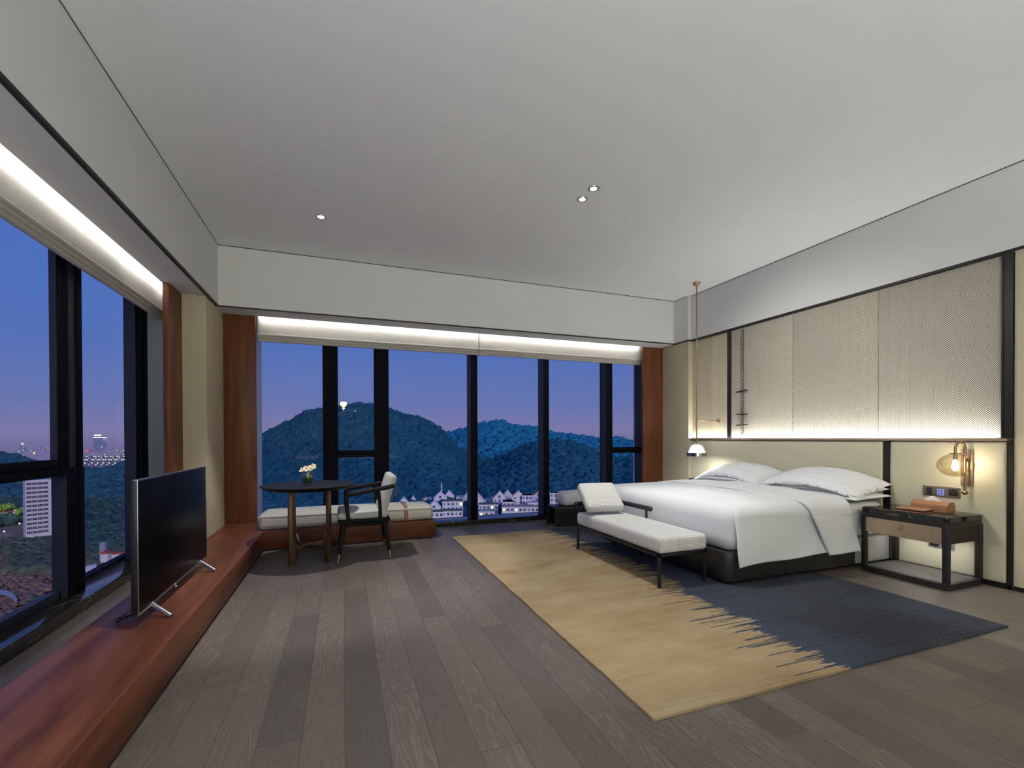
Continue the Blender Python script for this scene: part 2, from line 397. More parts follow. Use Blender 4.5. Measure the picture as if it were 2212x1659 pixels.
    def build(s, name, mat=None, parent=None, smooth=35, uv=True, loc=None, recalc=True):
        if recalc: bmesh.ops.recalc_face_normals(s.bm, faces=s.bm.faces)
        me = bpy.data.meshes.new(name)
        if uv:
            l = s.bm.loops.layers.uv.new('UVMap')
            for f in s.bm.faces:
                nx, ny, nz = (abs(q) for q in f.normal)
                for lp in f.loops:
                    p = lp.vert.co
                    lp[l].uv = (p.x, p.y) if nz >= max(nx, ny)-1e-4 else ((p.y, p.z) if nx > ny else (p.x, p.z))
        s.bm.to_mesh(me); s.bm.free()
        for m_ in ([mat] if mat is not None and not s.mats else s.mats): me.materials.append(m_)
        if smooth:
            me.polygons.foreach_set('use_smooth', [True]*len(me.polygons)); me.set_sharp_from_angle(angle=math.radians(smooth))
        o = bpy.data.objects.new(name, me); C.objects.link(o)
        if loc is not None: o.location = loc
        if parent is not None: o.parent = parent
        return o
def tag(o, label, cat, group=None, kind=None):
    o['label'] = label; o['category'] = cat
    if group: o['group'] = group
    if kind: o['kind'] = kind
    return o
def thing(name, label, cat, loc=(0, 0, 0), rz=0., group=None):
    o = bpy.data.objects.new(name, None); C.objects.link(o); o.location = loc; o.rotation_euler = (0, 0, rz); o.empty_display_size = .1
    return tag(o, label, cat, group)
def struct(o, label=None):
    o['kind'] = 'structure'
    if label: o['label'] = label
    return o
def dup(root, loc, label, rz=None, skip=()):
    r = root.copy(); C.objects.link(r); r.location = loc; r['label'] = label
    if rz is not None: r.rotation_euler = (0, 0, rz)
    for ch in list(root.children):
        c = ch.copy(); C.objects.link(c); c.parent = r
        for g in ch.children:
            d = g.copy(); C.objects.link(d); d.parent = c
    return r
def bez(p0, p1, p2, p3, n=10):
    p0, p1, p2, p3 = map(Vector, (p0, p1, p2, p3)); o = []
    for i in range(n+1):
        t = i/n; o.append(p0*(1-t)**3 + p1*3*t*(1-t)**2 + p2*3*t*t*(1-t) + p3*t**3)
    return o
def fillet(pts, r, n=6):
    pts = [Vector(p) for p in pts]; o = [pts[0]]
    for i in range(1, len(pts)-1):
        a, b, c = pts[i-1], pts[i], pts[i+1]
        d1 = (a-b); d2 = (c-b); rr = min(r, d1.length*.49, d2.length*.49)
        s_ = b + d1.normalized()*rr; e_ = b + d2.normalized()*rr
        for k in range(n+1):
            t = k/n; o.append(s_*(1-t)**2 + b*2*t*(1-t) + e_*t*t)
    o.append(pts[-1]); return o

# ------------------------------------------------------------------ the room
HC, HS = 3.306, 2.634       # ceiling, soffit
YB0 = -5.0                  # wall behind the photographer
struct(MB().box(-2.0, 5.2, YB0-.2, 6.46, -.25, 0).build('floor', MAT['floor']))
struct(MB().box(-1.27, 4.88, YB0, 5.745, HC, HC+.12).build('ceiling', MAT['ceiling']))
# bulkheads (dropped beams) over the windows
b = MB().mat(MAT['paint']).box(-1.55, -1.265, YB0, 5.745, HS, HC+.12)
b.box(-1.55, 4.83, 5.745, 6.035, HS, HC+.12); struct(b.build('trim_1', None, smooth=0))
# cove housings behind the bulkheads
b = MB().mat(MAT['paint']).box(-2.2, -1.55, YB0, 6.6, 2.95, 3.1).box(-2.2, 4.83, 6.035, 6.6, 2.95, 3.1); struct(b.build('trim_2', None, smooth=0))
# black shadow gaps under the bulkheads and hairline gaps at the ceiling
b = MB().mat(MAT['slot'])
b.box(-1.262, -1.2605, YB0, 5.742, HS-.001, HS+.020).box(-1.285, -1.2615, YB0, 5.738, HS-.0025, HS+.001)
b.box(-1.2615, 4.80, 5.738, 5.7425, HS-.001, HS+.016)
b.box(-1.264, -1.262, YB0, 5.742, HC-.006, HC-.0005).box(-1.264, 4.82, 5.740, 5.7435, HC-.006, HC-.0005)
b.box(4.866, 4.869, YB0, 5.447, HC-.006, HC-.0005).box(4.808, 4.811, 5.5, 5.745, HC-.006, HC-.0005)
b.box(4.862, 4.868, YB0, 5.445, HS-.002, HS+.020).box(4.862, 4.934, 1.97, 5.445, HS-.004, HS-.0005).box(4.805, 4.812, 5.447, 5.742, HS-.002, HS+.016).box(4.806, 4.87, 5.440, 5.447, HS-.002, HS+.018)
struct(b.build('trim_3', None, smooth=0))
# left wall: structural corner pier with beige cloth
b = MB().mat(MAT['cloth']).box(-1.492, -1.285, 5.366, 6.1, .0, HS).box(-1.6, -1.492, 5.42, 6.1, 0, HS)
struct(b.build('wall_left', None, smooth=0))
struct(MB().box(-1.542, -1.492, 5.015, 5.40, 0, HS, .002).build('trim_4', MAT['cherry_v']))
struct(MB().box(-1.283, -.955, 6.034, 6.085, 0, HS, .002).build('trim_5', MAT['cherry_v']))
struct(MB().box(4.448, 4.82, 6.034, 6.085, 0, HS, .002).build('trim_6', MAT['cherry_v']))
# outer shell
struct(MB().box(-1.93, -1.60, 5.445, 6.6, -.25, 3.1).box(-1.60, -1.285, 6.10, 6.6, 0, 3.1).box(-1.3, -.98, 6.087, 6.6, 0, 3.1).box(4.66, 5.2, 6.087, 6.6, -.25, 3.4).box(-2.2, 5.2, 6.45, 6.6, 2.62, 3.4).build('wall_back', MAT['paint'], smooth=0))
struct(MB().box(-2.2, 5.2, YB0-.2, YB0, -.25, 3.45).build('wall_front', MAT['cloth']))
b = MB().mat(MAT['paint']).box(-2.0, -1.9, YB0, 5.42, 2.72, 3.45).box(-2.2, -1.27, YB0, 6.6, 3.1, 3.45).box(-2.2, -1.95, YB0, -.5, -.25, 2.7)
b.box(-2.2, 5.2, 5.745, 6.6, HC+.1, 3.45)
struct(b.build('wall_corner', None, smooth=0))
# end panel of the left window niche
struct(MB().box(-1.93, -1.545, 5.418, 5.44, .087, HS).build('trim_7', MAT['spandrel']))
# right wall: painted upper band, cloth, far return
b = MB().mat(MAT['paint']).box(4.87, 5.2, YB0, 5.447, HS, 3.45).box(4.812, 5.2, 5.447, 6.1, HS, 3.45)
struct(b.build('trim_14', None, smooth=0))
struct(MB().box(4.935, 5.2, 1.963, 5.447, 0, HS-.005).build('wall_right', MAT['cloth'], smooth=0))
struct(MB().box(4.900, 4.9345, 4.765, 5.447, 1.18, HS-.006).build('trim_15', MAT['cloth'], smooth=0))
struct(MB().box(4.885, 5.2, YB0, 1.960, .035, HS).build('trim_16', MAT['cloth'], smooth=0))
struct(MB().box(4.822, 5.2, 5.447, 6.034, 0, HS).build('trim_17', MAT['cloth'], smooth=0))
# black skirting along the right wall
struct(MB().box(4.892, 4.93, YB0, 1.96, 0, .036).box(4.885, 4.93, 1.99, 5.44, 0, .036).build('baseboard_right', MAT['bronze_black']))

# marble sills
b = MB().mat(MAT['marble']).box(-2.0, -1.70, -.5, 5.42, 0, .088, .002); struct(b.build('trim_8', None))
b = MB().mat(MAT['marble']).box(-.98, 4.66, 6.10, 6.46, 0, .060, .002); struct(b.build('trim_9', None))

# ------------------------------------------------------------------ windows
def window(name, loc=(0, 0, 0)):
    o = bpy.data.objects.new(name, None); C.objects.link(o); o.location = loc; o['kind'] = 'structure'; return o
w1 = window('window_1')
zb, zt = .088, 2.72
def mull(bm_, y0, y1, xf, xg, z0=zb, z1=zt):           # upright with grooves on the room face
    bm_.mat(MAT['alu_lit']).box(xg, xf-.006, y0, y1, z0, z1)
    bm_.mat(MAT['alu']).box(xf-.008, xf, y0+.004, y0+.045, z0, z1, .002).box(xf-.03, xf-.010, y0+.03, y1-.01, z0, z1).box(xf-.010, xf-.002, y0+.06, y0+.135, z0, z1, .002)
    bm_.box(xf-.008, xf+.006, y1-.07, y1, z0, z1, .002)
b = MB(); mull(b, 3.94, 4.235, -1.80, -1.845, 1.0, zt); mull(b, 4.045, 4.25, -1.80, -1.89, zb, 1.0); b.build('mullion', None, w1)
b = MB().mat(MAT['alu_lit']).box(-1.895, -1.806, 5.18, 5.418, zb, zt); b.mat(MAT['alu']).box(-1.808, -1.795, 5.19, 5.225, zb, zt, .002).box(-1.806, -1.79, 5.30, 5.416, zb, zt, .002); b.build('mullion', None, w1)
b = MB(); mull(b, .55, .82, -1.80, -1.89); b.build('mullion', None, w1)
b = MB(); mull(b, -.5, -.25, -1.80, -1.89); b.build('mullion', None, w1)
for ya, yb in ((.82, 3.94), (-.25, .55)):
    ye = 4.045 if yb == 3.94 else yb
    b = MB().mat(MAT['alu']).box(-1.89, -1.805, ya, yb, 1.012, 1.062, .002).box(-1.89, -1.798, ya, ye, .951, 1.002, .002).box(-1.89, -1.83, ya, yb, .99, 1.02)
    b.build('transom', None, w1)
    b = MB().mat(MAT['alu_lit']).box(-1.895, -1.845, ya, ye, zb, .152, .002); b.build('sash_frame', None, w1)
    MB().box(-1.850, -1.843, ya, yb, 1.06, zt).build('pane', MAT['glass'], w1)
    MB().box(-1.893, -1.886, ya, ye, .152, .951).build('pane', MAT['glass'], w1)
MB().box(-1.975, -1.967, 4.235, 5.19, zb, zt).build('pane', MAT['glass'], w1)
MB().mat(MAT['alu']).box(-2.0, -1.93, 4.2, 5.42, zb-.01, zb+.012).build('sash_frame', None, w1)
w2 = window('window_2')
zb2 = .060; yf, yg = 6.20, 6.37
ups = [(-.242, -.101), (.418, .565), (1.677, 1.779), (2.798, 2.889), (3.882, 3.992), (4.545, 4.665)]
for i, (a, c) in enumerate(ups):
    b = MB().mat(MAT['alu_lit']).box(a, c, yf+.006, yg+.03, zb2, zt)
    b.mat(MAT['alu']).box(a+.003, c, yf, yf+.02, zb2, zt, .002); b.build('mullion', None, w2)
for a, c in ((-.101, .418), (3.992, 4.545)):
    MB().mat(MAT['alu']).box(a, c, yf+.01, yg+.02, .956, 1.000, .002).box(a, c, yf+.015, yg+.02, 1.005, 1.046, .002).box(a, c, yf+.03, yg, .99, 1.01).build('transom', None, w2)
b = MB().mat(MAT['alu'])
b.box(-.101, -.062, yf+.012, yg, zb2, zt, .002).box(.385, .418, yf+.012, yg, zb2, zt, .002); b.build('sash_frame', None, w2)
xs = [-.99, -.242, -.101, .418, .565, 1.677, 1.779, 2.798, 2.889, 3.882, 3.992, 4.545]
for a, c in zip(xs[0::2], xs[1::2]):
    if (a, c) in ((-.101, .418), (3.992, 4.545)): continue
for a, c in ((-.99, -.242), (.565, 1.677), (1.779, 2.798), (2.889, 3.882)):
    MB().box(a, c, yg, yg+.008, zb2, zt).build('pane', MAT['glass'], w2)
for a, c in ((-.062, .385), (3.992, 4.545)):
    MB().box(a, c, yg, yg+.008, 1.046, zt).build('pane', MAT['glass'], w2); MB().box(a, c, yg, yg+.008, zb2, .956).build('pane', MAT['glass'], w2)

# ------------------------------------------------------------------ roman blinds, drawn up
def blind(p0, p1, out, label, grp):
    """p0->p1 along the window, out = unit vector into the room"""
    p0, p1, out = Vector(p0), Vector(p1), Vector(out); L = (p1-p0)
    r = thing('roman_blind', label, 'blind', p0, 0, grp)
    def body(u, v):
        z_ = 2.90 - v*.46; p = L*u
        bul = .014*math.sin(v*PI) + .006*mnoise.noise(Vector((u*L.length*2.5, v*3, 1.)))
        return p + out*bul + Vector((0, 0, z_+.004*mnoise.noise(Vector((u*L.length*1.5, 0, 3.)))))
    MB().grid(body, 80, 14).build('blind_cloth', MAT['blind'], r, 60).modifiers.new('th', 'SOLIDIFY').thickness = .006
    for k in range(3):
        q = MB()
        def fold(u, v, k=k):
            a = v*2*PI; wv = .004*mnoise.noise(Vector((u*L.length*1.8, k*5., 0)))
            return L*u + out*(-.004 - .010*k + .024*math.cos(a)) + Vector((0, 0, 2.446 - k*.030 + wv + .019*math.sin(a)))
        q.grid(fold, 80, 11); q.build('hem_fold', MAT['blind'], r, 60)
    MB().box(*([0, .02] if L.x == 0 else [0, L.x]), *([0, L.y] if L.y else [-.02, 0]), 2.885, 2.93).build('head_rail', MAT['paint'], r)
    return r
blind((-1.655, -.4, 0), (-1.655, 5.412, 0), (1, 0, 0), 'long cream linen blind drawn up over the window behind the television', 'roman blinds drawn up under the coves')
blind((-.952, 6.165, 0), (1.785, 6.165, 0), (0, -1, 0), 'cream linen blind drawn up above the round table and hill view', 'roman blinds drawn up under the coves')
blind((1.795, 6.165, 0), (4.54, 6.165, 0), (0, -1, 0), 'cream linen blind drawn up above the bed-side windows', 'roman blinds drawn up under the coves')

# ------------------------------------------------------------------ L-shaped timber platform
t = thing('window_platform', 'low red-brown wooden platform running in an L under both windows', 'platform', (-.8, 5.45, 0))
def rel(o, p): return tuple(a-b_ for a, b_ in zip(o, p))
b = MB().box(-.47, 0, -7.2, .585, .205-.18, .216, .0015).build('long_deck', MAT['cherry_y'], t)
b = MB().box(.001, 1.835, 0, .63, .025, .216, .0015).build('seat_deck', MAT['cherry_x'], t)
b = MB().box(-.45, -.03, -7.15, .55, 0, .025).box(-.03, 1.80, .035, .55, 0, .025).build('toe_kick', MAT['slot'], t)

# window seat cushion
t = thing('window_seat_cushion', 'long oatmeal linen seat cushion with a brown strap on the wooden platform', 'cushion', (.08, 5.74, .216))
MB().rbox(-.94, .935, -.265, .265, .0, .165, .05, (40, 12, 8), .022).build('cushion', MAT['linen'], t, 70)
pp_ = []
for cx, cy, a0 in ((.895, .225, 0), (-.90, .225, 90), (-.90, -.225, 180), (.895, -.225, 270)):
    for k in range(7):
        a = math.radians(a0+15*k); pp_.append((cx+.039*math.cos(a), cy+.039*math.sin(a), .1415))
MB().tube(pp_, .0035, 8, closed=True).build('piping', MAT['linen'], t, 60)
def strap(u, v):
    pts_ = [(-.272, .002), (-.274, .06), (-.270, .125), (-.235, .166), (-.15, .182), (0, .190), (.15, .184), (.235, .168), (.27, .12), (.272, .0)]
    k = u*(len(pts_)-1); i = min(int(k), len(pts_)-2); f = k-i
    y_ = pts_[i][0]*(1-f)+pts_[i+1][0]*f; z_ = pts_[i][1]*(1-f)+pts_[i+1][1]*f
    return Vector((.61 + (v-.5)*.042, y_, z_+.003))
MB().grid(strap, 60, 3).build('leather_strap', MAT['strap'], t, 60).modifiers.new('th', 'SOLIDIFY').thickness = .004

# ------------------------------------------------------------------ television
t = thing('television', 'large black flat television with silver edge standing on the wooden platform', 'television', (-1.015, 3.51, .216))
MB().box(-.017, .012, -.63, .63, .066, .770, .003).build('housing', MAT['tv_black'], t)
MB().box(.011, .0145, -.618, .618, .080, .762, .001).build('screen', MAT['screen'], t)
b = MB().box(.0125, .0165, -.632, -.625, .064, .772, .001).box(.0125, .0165, .626, .632, .064, .772, .001).box(-.006, .0165, -.632, .632, .767, .773, .001).box(.009, .0165, -.632, .632, .064, .076, .001)
b.build('bezel', MAT['steel'], t)
MB().box(-.06, -.017, -.40, .40, .10, .48, .01).build('back_cover', MAT['tv_black'], t)
for y_, nm in ((-.46, 0), (.46, 0)):
    b = MB().tube([(.0, y_+.02, .075), (.030, y_, .058), (.120, y_-.05, .009)], [.013, .013, .011], 14)
    b.build('stand_leg', MAT['steel'], t)
    b = MB().tube([(-.005, y_+.02, .075), (-.03, y_, .058), (-.135, y_-.03, .009)], [.013, .013, .011], 14).box(-.112, -.085, y_-.05, y_+.0, .018, .034, .003)
    b.build('stand_leg', MAT['tv_black'], t)
MB().box(-.012, .010, -.16, .10, .048, .066, .004).build('sensor_bar', MAT['tv_black'], t)
b = MB().tube([(.0165, -.075+.016*math.cos(a), .060+.011*math.sin(a)) for a in np.linspace(.6, 5.6, 14)], .0022, 8)
b.build('round_logo', MAT['steel'], t)
b = MB()
for k in range(4): b.box(.0166, .0176, .02+.014*k, .029+.014*k, .067, .074)
b.build('name_logo', MAT['steel'], t)

# ------------------------------------------------------------------ round table
TX, TY = -.315, 4.90
t = thing('round_table', 'round black-topped table on slim brass legs beside the window seat', 'table', (TX, TY, 0))
MB().lathe([(.0, .700), (.31, .700), (.37, .712), (.425, .737), (.433, .746), (.429, .751), (.0, .752)], seg=72).build('tabletop', MAT['black_wood'], t, 30)
lp = [(-.15, -.15), (.165, -.125), (.165, .125), (-.15, .135)]
for (lx, ly) in lp:
    a = math.atan2(ly, lx); rm = Matrix.Rotation(a, 3, 'Z')
    b = MB()
    poly = [(.012, 0), (.040, 0), (.034, .40), (.030, .712), (-.004, .712), (.000, .40), (.010, .25), (-.010, .18)]
    b.prism([(-.030, 0), (.030, 0), (.031, .36), (.026, .705), (-.014, .705), (-.006, .45), (-.012, .24), (-.034, .165), (-.034, .10)], -.012, .012, 'y', .002)
    o = b.build('leg', MAT['brass_table'], t); o.location = (lx, ly, 0); o.rotation_euler = (0, 0, a)
for i, j in ((0, 2), (1, 3)):
    A = Vector((*lp[i], 0))*.97; B = Vector((*lp[j], 0))*.97
    pts_ = []
    for k in range(25):
        s_ = k/24; q = A.lerp(B, s_); e = abs(2*s_-1); q.z = .150 + .012*(1-e) + .085*max(0, (e-.62)/.38)**2.2*(1)
        pts_.append(q)
    hs = [.016 + .020*max(0, (abs(2*k/24-1)-.55)/.45)**2 for k in range(25)]
    MB().tube(pts_, hs, 10, sx=.45, up=(0, 0, 1)).build('cross_brace', MAT['brass_table'], t)

# vase with orchids
t = thing('glass_vase', 'small round glass vase wrapped inside with green leaf on the round table', 'vase', (-.325, 4.83, .752))
MB().lathe([(.0, .001), (.026, .001), (.036, .011), (.049, .040), (.053, .072), (.050, .105), (.042, .132), (.039, .132), (.047, .104), (.050, .072), (.046, .042), (.032, .016), (.0, .012)], seg=36).build('vase_body', MAT['vase_glass'], t, 60)
MB().lathe([(.0, .014), (.031, .018), (.0445, .044), (.048, .074), (.0455, .102), (.0, .104)], seg=28).build('leaf_wrap', MAT['leaf'], t, 60)
o_t = thing('orchid_blossoms', 'cream orchid blossoms with pink throats in the glass vase', 'flowers', (-.325, 4.83, .858))
b = MB()
for k in range(5): b.tube(bez((.01*math.cos(k), .01*math.sin(k), .0), (.015*math.cos(k), .015*math.sin(k), .02), (.03*math.cos(k*1.3), .03*math.sin(k*1.3), .03), (.04*math.cos(k*1.3), .03*math.sin(k*1.3), .045), 6), .002, 6)
b.build('stems', MAT['leaf'], o_t)
fl = [((-.045, -.01, .040), (-.5, -.6, .6)), ((-.012, -.03, .052), (-.1, -.9, .5)), ((.020, -.02, .050), (.2, -.8, .6)), ((.048, -.015, .072), (.5, -.75, .4)), ((.03, .02, .062), (.3, -.3, .9)), ((-.02, .022, .046), (-.3, -.2, .9))]
for ci, (c_, nrm) in enumerate(fl):
    q = Vector(nrm).to_track_quat('Z', 'Y').to_matrix()
    b = MB().mat(MAT['cream'])
    for k in range(5):
        a = 2*PI*k/5 + ci; wd = .016 if k % 2 else .012
        def pet(u, v, a=a, wd=wd):
            rr = .004 + v*.028; w_ = wd*math.sin(PI*min(1, v*.9+.06))**.7*(2*u-1)
            p = Vector((rr*math.cos(a)-w_*math.sin(a), rr*math.sin(a)+w_*math.cos(a), .008*v*v - .3*abs(w_)*v + .002))
            return Vector(c_) + q @ p
        b.grid(pet, 5, 6)
    o = b.build('petals', None, o_t, 80)
    MB().lathe([(.0, 0), (.004, .001), (.0055, .006), (.003, .011), (.0, .012)], seg=10).build('throat', MAT['pink'], o)
    th = o.children[0]; th.location = c_; th.rotation_euler = q.to_euler()

# ------------------------------------------------------------------ armchair (front towards -x)
CX, CYC = .19, 4.955
t = thing('armchair', 'black wooden armchair with pale linen cushions pulled up to the round table', 'chair', (CX, CYC, 0))
hw = .262
for sy in (-1, 1):
    for nm, (xt, xb) in (('f', (-.185, -.245)), ('b', (.195, .245))):
        yt, yb_ = sy*(hw-.035), sy*(hw+.03)
        if nm == 'f': yb_ = sy*(hw+.03)
        P = [(xt, yt, .40), (xt+(xb-xt)*.45, yt+(yb_-yt)*.45, .22), (xt+(xb-xt)*.80, yt+(yb_-yt)*.80, .085)]
        o = MB().tube(P, [.026, .022, .0155], 16).build('leg', MAT['black_wood'], t, 50)
        MB().tube([P[-1], (xb, yb_, 0)], [.0150, .0115], 16).build('brass_tip', MAT['brass'], o, 50)
b = MB().mat(MAT['black_wood']).box(-.245, .245, -hw-.005, hw+.005, .375, .408, .006).box(-.215, .215, -hw+.02, hw-.02, .335, .376, .004)
b.build('seat_frame', None, t)
MB().rbox(-.250, .225, -hw-.012, hw+.012, .409, .478, .030, (14, 14, 6), .012).build('seat_cushion', MAT['linen_grey'], t, 70)
for sy in (-1, 1):
    y_ = sy*(hw+.018); yo = sy*(hw+.010)
    P = fillet([(-.145, yo, .40), (-.165, y_, .56), (-.172, y_, .652), (.02, y_, .680), (.262, sy*(hw-.01), .718), (.285, sy*(hw-.04), .722)], .07, 6)
    n_ = len(P); rr = [.019+.004*math.sin(PI*i/(n_-1)) for i in range(n_)]
    MB().tube(P, rr, 14, sx=.85).build('armrest', MAT['black_wood'], t, 60)
    MB().tube(bez((.150, yo, .40), (.15, yo, .50), (.150, y_, .60), (.120, y_, .692), 8), [.020, .0185, .0175, .017, .017, .018, .020, .024, .030], 14).build('arm_post', MAT['black_wood'], t, 60)
MB().tube(fillet([(.285, -hw+.04, .722), (.305, -.12, .728), (.305, .12, .728), (.285, hw-.04, .722)], .08), .017, 14).build('back_rail', MAT['black_wood'], t, 60)
th = math.radians(17)
Mb = Matrix.Translation((.170, 0, .455)) @ Matrix.Rotation(th, 4, 'Y')
o = MB().rbox(-.045, .045, -.235, .235, .0, .395, .038, (6, 14, 14), 0, M_=Mb); o.build('back_cushion', MAT['linen_grey'], t, 70)
for sy in (-1, 1):
    pts_ = [(.250+.0, sy*.21, .60)] + [(.262+.055*math.sin(a), sy*.225, .675+.065*math.cos(a)*-1) for a in np.linspace(.3, 2.8, 10)] + [(.262, sy*.215, .735)]
    MB().tube(pts_, .006, 8, sx=2.2).build('leather_loop', MAT['strap'], t, 60)

# ------------------------------------------------------------------ rug
def rug_fn(u, v):
    return Vector((1.222 + u*2.678, 1.588 + v*3.80, .0))
b = MB()
n1, n2 = 90, 120
prof = []
b.grid(lambda u, v: Vector((1.222 + u*2.678 + .006*mnoise.noise(Vector((u*3, v*14, 0)))*(1 if u in (0, 1) else 0), 1.588 + v*3.80 + .006*mnoise.noise(Vector((u*14, v*3, 5.)))*(1 if v in (0, 1) else 0), .013)), n1, n2)
o = b.build('rug', MAT['rug'], None, 0)
md = o.modifiers.new('th', 'SOLIDIFY'); md.thickness = .0125; md.offset = -1
tag(o, 'large wool rug fading from golden tan to dark blue under the bed', 'rug')
RZ = .0135
# ------------------------------------------------------------------ checked bench
t = thing('bed_bench', 'black metal bench with checked upholstery at the foot of the bed', 'bench', (2.55, 3.62, RZ))
MB().rbox(-.232, .245, -.685, .675, .268, .398, .032, (14, 36, 8), .014).build('seat_pad', MAT['check'], t, 70)
fr = MB().box(-.232, .242, -.675, -.653, .240, .268, .003).box(-.232, .242, .653, .675, .240, .268, .003).box(-.232, -.210, -.675, .675, .240, .268, .003).box(.220, .242, -.675, .675, .240, .268, .003).box(-.2, .2, -.012, .012, .245, .266, .003).box(-.232, .242, -.35, -.33, .245, .262, .002).box(-.232, .242, .33, .35, .245, .262, .002)
fr.build('frame', MAT['black_metal'], t)
for (lx, ly) in ((-.221, -.664), (.231, -.664), (-.221, .664), (.231, .664)):
    MB().box(lx-.0125, lx+.0125, ly-.0125, ly+.0125, 0, .242, .005).build('leg', MAT['black_metal'], t)
for lx, ly in ((.231, .20),):
    MB().box(lx-.011, lx+.011, ly-.011, ly+.011, 0, .242, .004).build('leg', MAT['black_metal'], t)
rail = fillet([(-.240, .664, .488), (.262, .664, .488), (.262, .08, .488)], .06, 8)
q = MB().tube(rail, .0245, 18); q.capsule((-.238, .664, .488), (-.236, .664, .488), .0243); q.capsule((.262, .085, .488), (.262, .083, .488), .0243); q.build('back_rail', MAT['black_metal'], t, 60)
for (px_, py_) in ((-.205, .664), (.262, .62), (.262, .145)):
    MB().tube([(px_, py_, .25), (px_, py_, .475)], .0125, 14).build('rail_post', MAT['black_metal'], t)
# loose checked cushion leaning on the end rail
Mx = Matrix.Translation((2.49, 4.01, .418+RZ)) @ Matrix.Rotation(math.radians(-6), 4, 'Z') @ Matrix.Rotation(math.radians(39), 4, 'X')
o = MB().rbox(-.205, .205, .0, .36, .0, .095, .035, (16, 16, 8), .028, .008).build('checked_cushion', MAT['check'], None, 70)
o.matrix_world = Mx
tag(o, 'square checked cushion leaning on the rail of the black bench', 'cushion')

# ------------------------------------------------------------------ bed
t = thing('bed', 'king-size bed with dark grey leather base and white mattress', 'bed', (3.83, 3.77, RZ))
BX, BY = 3.83, 3.77
b = MB().prism([(-.965, -.94), (-.925, -.98), (.965, -.98), (.965, .98), (-.925, .98), (-.965, .94)], .028, .262, 'z', .010)
b.build('base', MAT['leather_grey'], t, 40)
MB().rbox(.52, 1.0, -.99, -.90, .03, .268, .02, (8, 4, 6)).build('base_lit_end', plain('lit_base_leather', (.26, .255, .235), .5, bump=.1), t, 60)  # paler piece stands for strip light falling on the dark leather base
MB().box(-.967, -.964, -.003, .003, .04, .255).build('base_seam', MAT['bronze_black'], t)
for x_ in (-.35, .30): MB().box(x_-.003, x_+.003, -.982, -.979, .04, .255).build('base_seam', MAT['bronze_black'], t)
MB().box(-.90, .90, -.92, .92, -.0005, .028).build('plinth', MAT['bronze_black'], t)
MB().rbox(-.88, .985, -.955, .955, .262, .575, .07, (24, 24, 8), .02).build('mattress', MAT['white_sheet'], t, 70)
# duvet: crowned top, tucked foot, hanging near side, turned-down top band
d = thing('duvet', 'smooth white duvet tucked at the foot with one side hanging towards the rug', 'bedding', (BX, BY, RZ))
MB().rbox(-.955, .36, -.985, .985, .255, .632, .115, (44, 50, 14), .035, 0).build('duvet_body', MAT['white_sheet'], d, 80)
def side(u, v):
    x_ = -.915 + u*1.20
    # v from under the shoulder, over it and down to the hem
    s_ = v
    if s_ < .25:
        a = s_/.25*PI/2; y_ = -.87 - .121*math.sin(a); z_ = .517 + .120*math.cos(a)
    else:
        f = (s_-.25)/.75; y_ = -.991 - .032*f - .018*math.sin(f*PI)*math.sin(u*5+1.); z_ = .517 - .357*f
    lift = .02*math.sin(u*2.6) + .010*math.sin(u*9.) - .012*(1-u)
    z_ += lift*max(0, (s_-.25)/.75)
    y_ -= .010*math.sin(u*7+.6)*max(0, s_-.25)
    if u < .25: x_ -= .0*(1-s_)
    edge = max(0, 1-u/.05)
    x_ += .03*edge*(1-min(1, s_/.3))
    z_ -= .05*edge*(1-min(1, s_/.25))
    x_ += (.035*max(0, s_-.25) + .012*math.sin(s_*6))*edge
    y_ += .015*edge*(1-s_)
    return Vector((x_, y_, z_))
MB().grid(side, 60, 40).build('hanging_side', MAT['white_sheet'], d, 80).modifiers.new('th', 'SOLIDIFY').thickness = .010
def band(u, v):
    # across the bed (v) from the near hem over the top to the far side; u along the bed
    p = []
    if v < .22:
        f = v/.22; y_ = -1.040 + .022*f; z_ = .165 + .335*f; k = (1-f)
    elif v < .34:
        a = (v-.22)/.12*PI/2; y_ = -.905 - .113*math.cos(a); z_ = .50 + .140*math.sin(a); k = 0
    elif v < .86:
        f = (v-.34)/.52; y_ = -.905 + 1.80*f; z_ = .640 + .038*(1-(2*f-1)**2); k = 0
    else:
        a = (v-.86)/.14*PI/2; y_ = .895 + .115*math.sin(a); z_ = .640 - .20*(1-math.cos(a)); k = 0
    x0 = -.165 + .27*max(0, 1-v/.36)**1.0; x1 = .43 + .10*k
    fold = .0
    x_ = x0 + (x1-x0)*u
    z_ += .010*math.sin(u*PI)*(1 if v > .3 else 0) + .006*mnoise.noise(Vector((x_*3, y_*3, 2.)))
    y_ -= .012*math.sin(u*PI*1.3+.5)*(1 if v < .22 else 0)
    return Vector((x_, y_, z_))
MB().grid(band, 24, 110).build('turned_down_band', MAT['white_sheet'], d, 80).modifiers.new('th', 'SOLIDIFY').thickness = .016
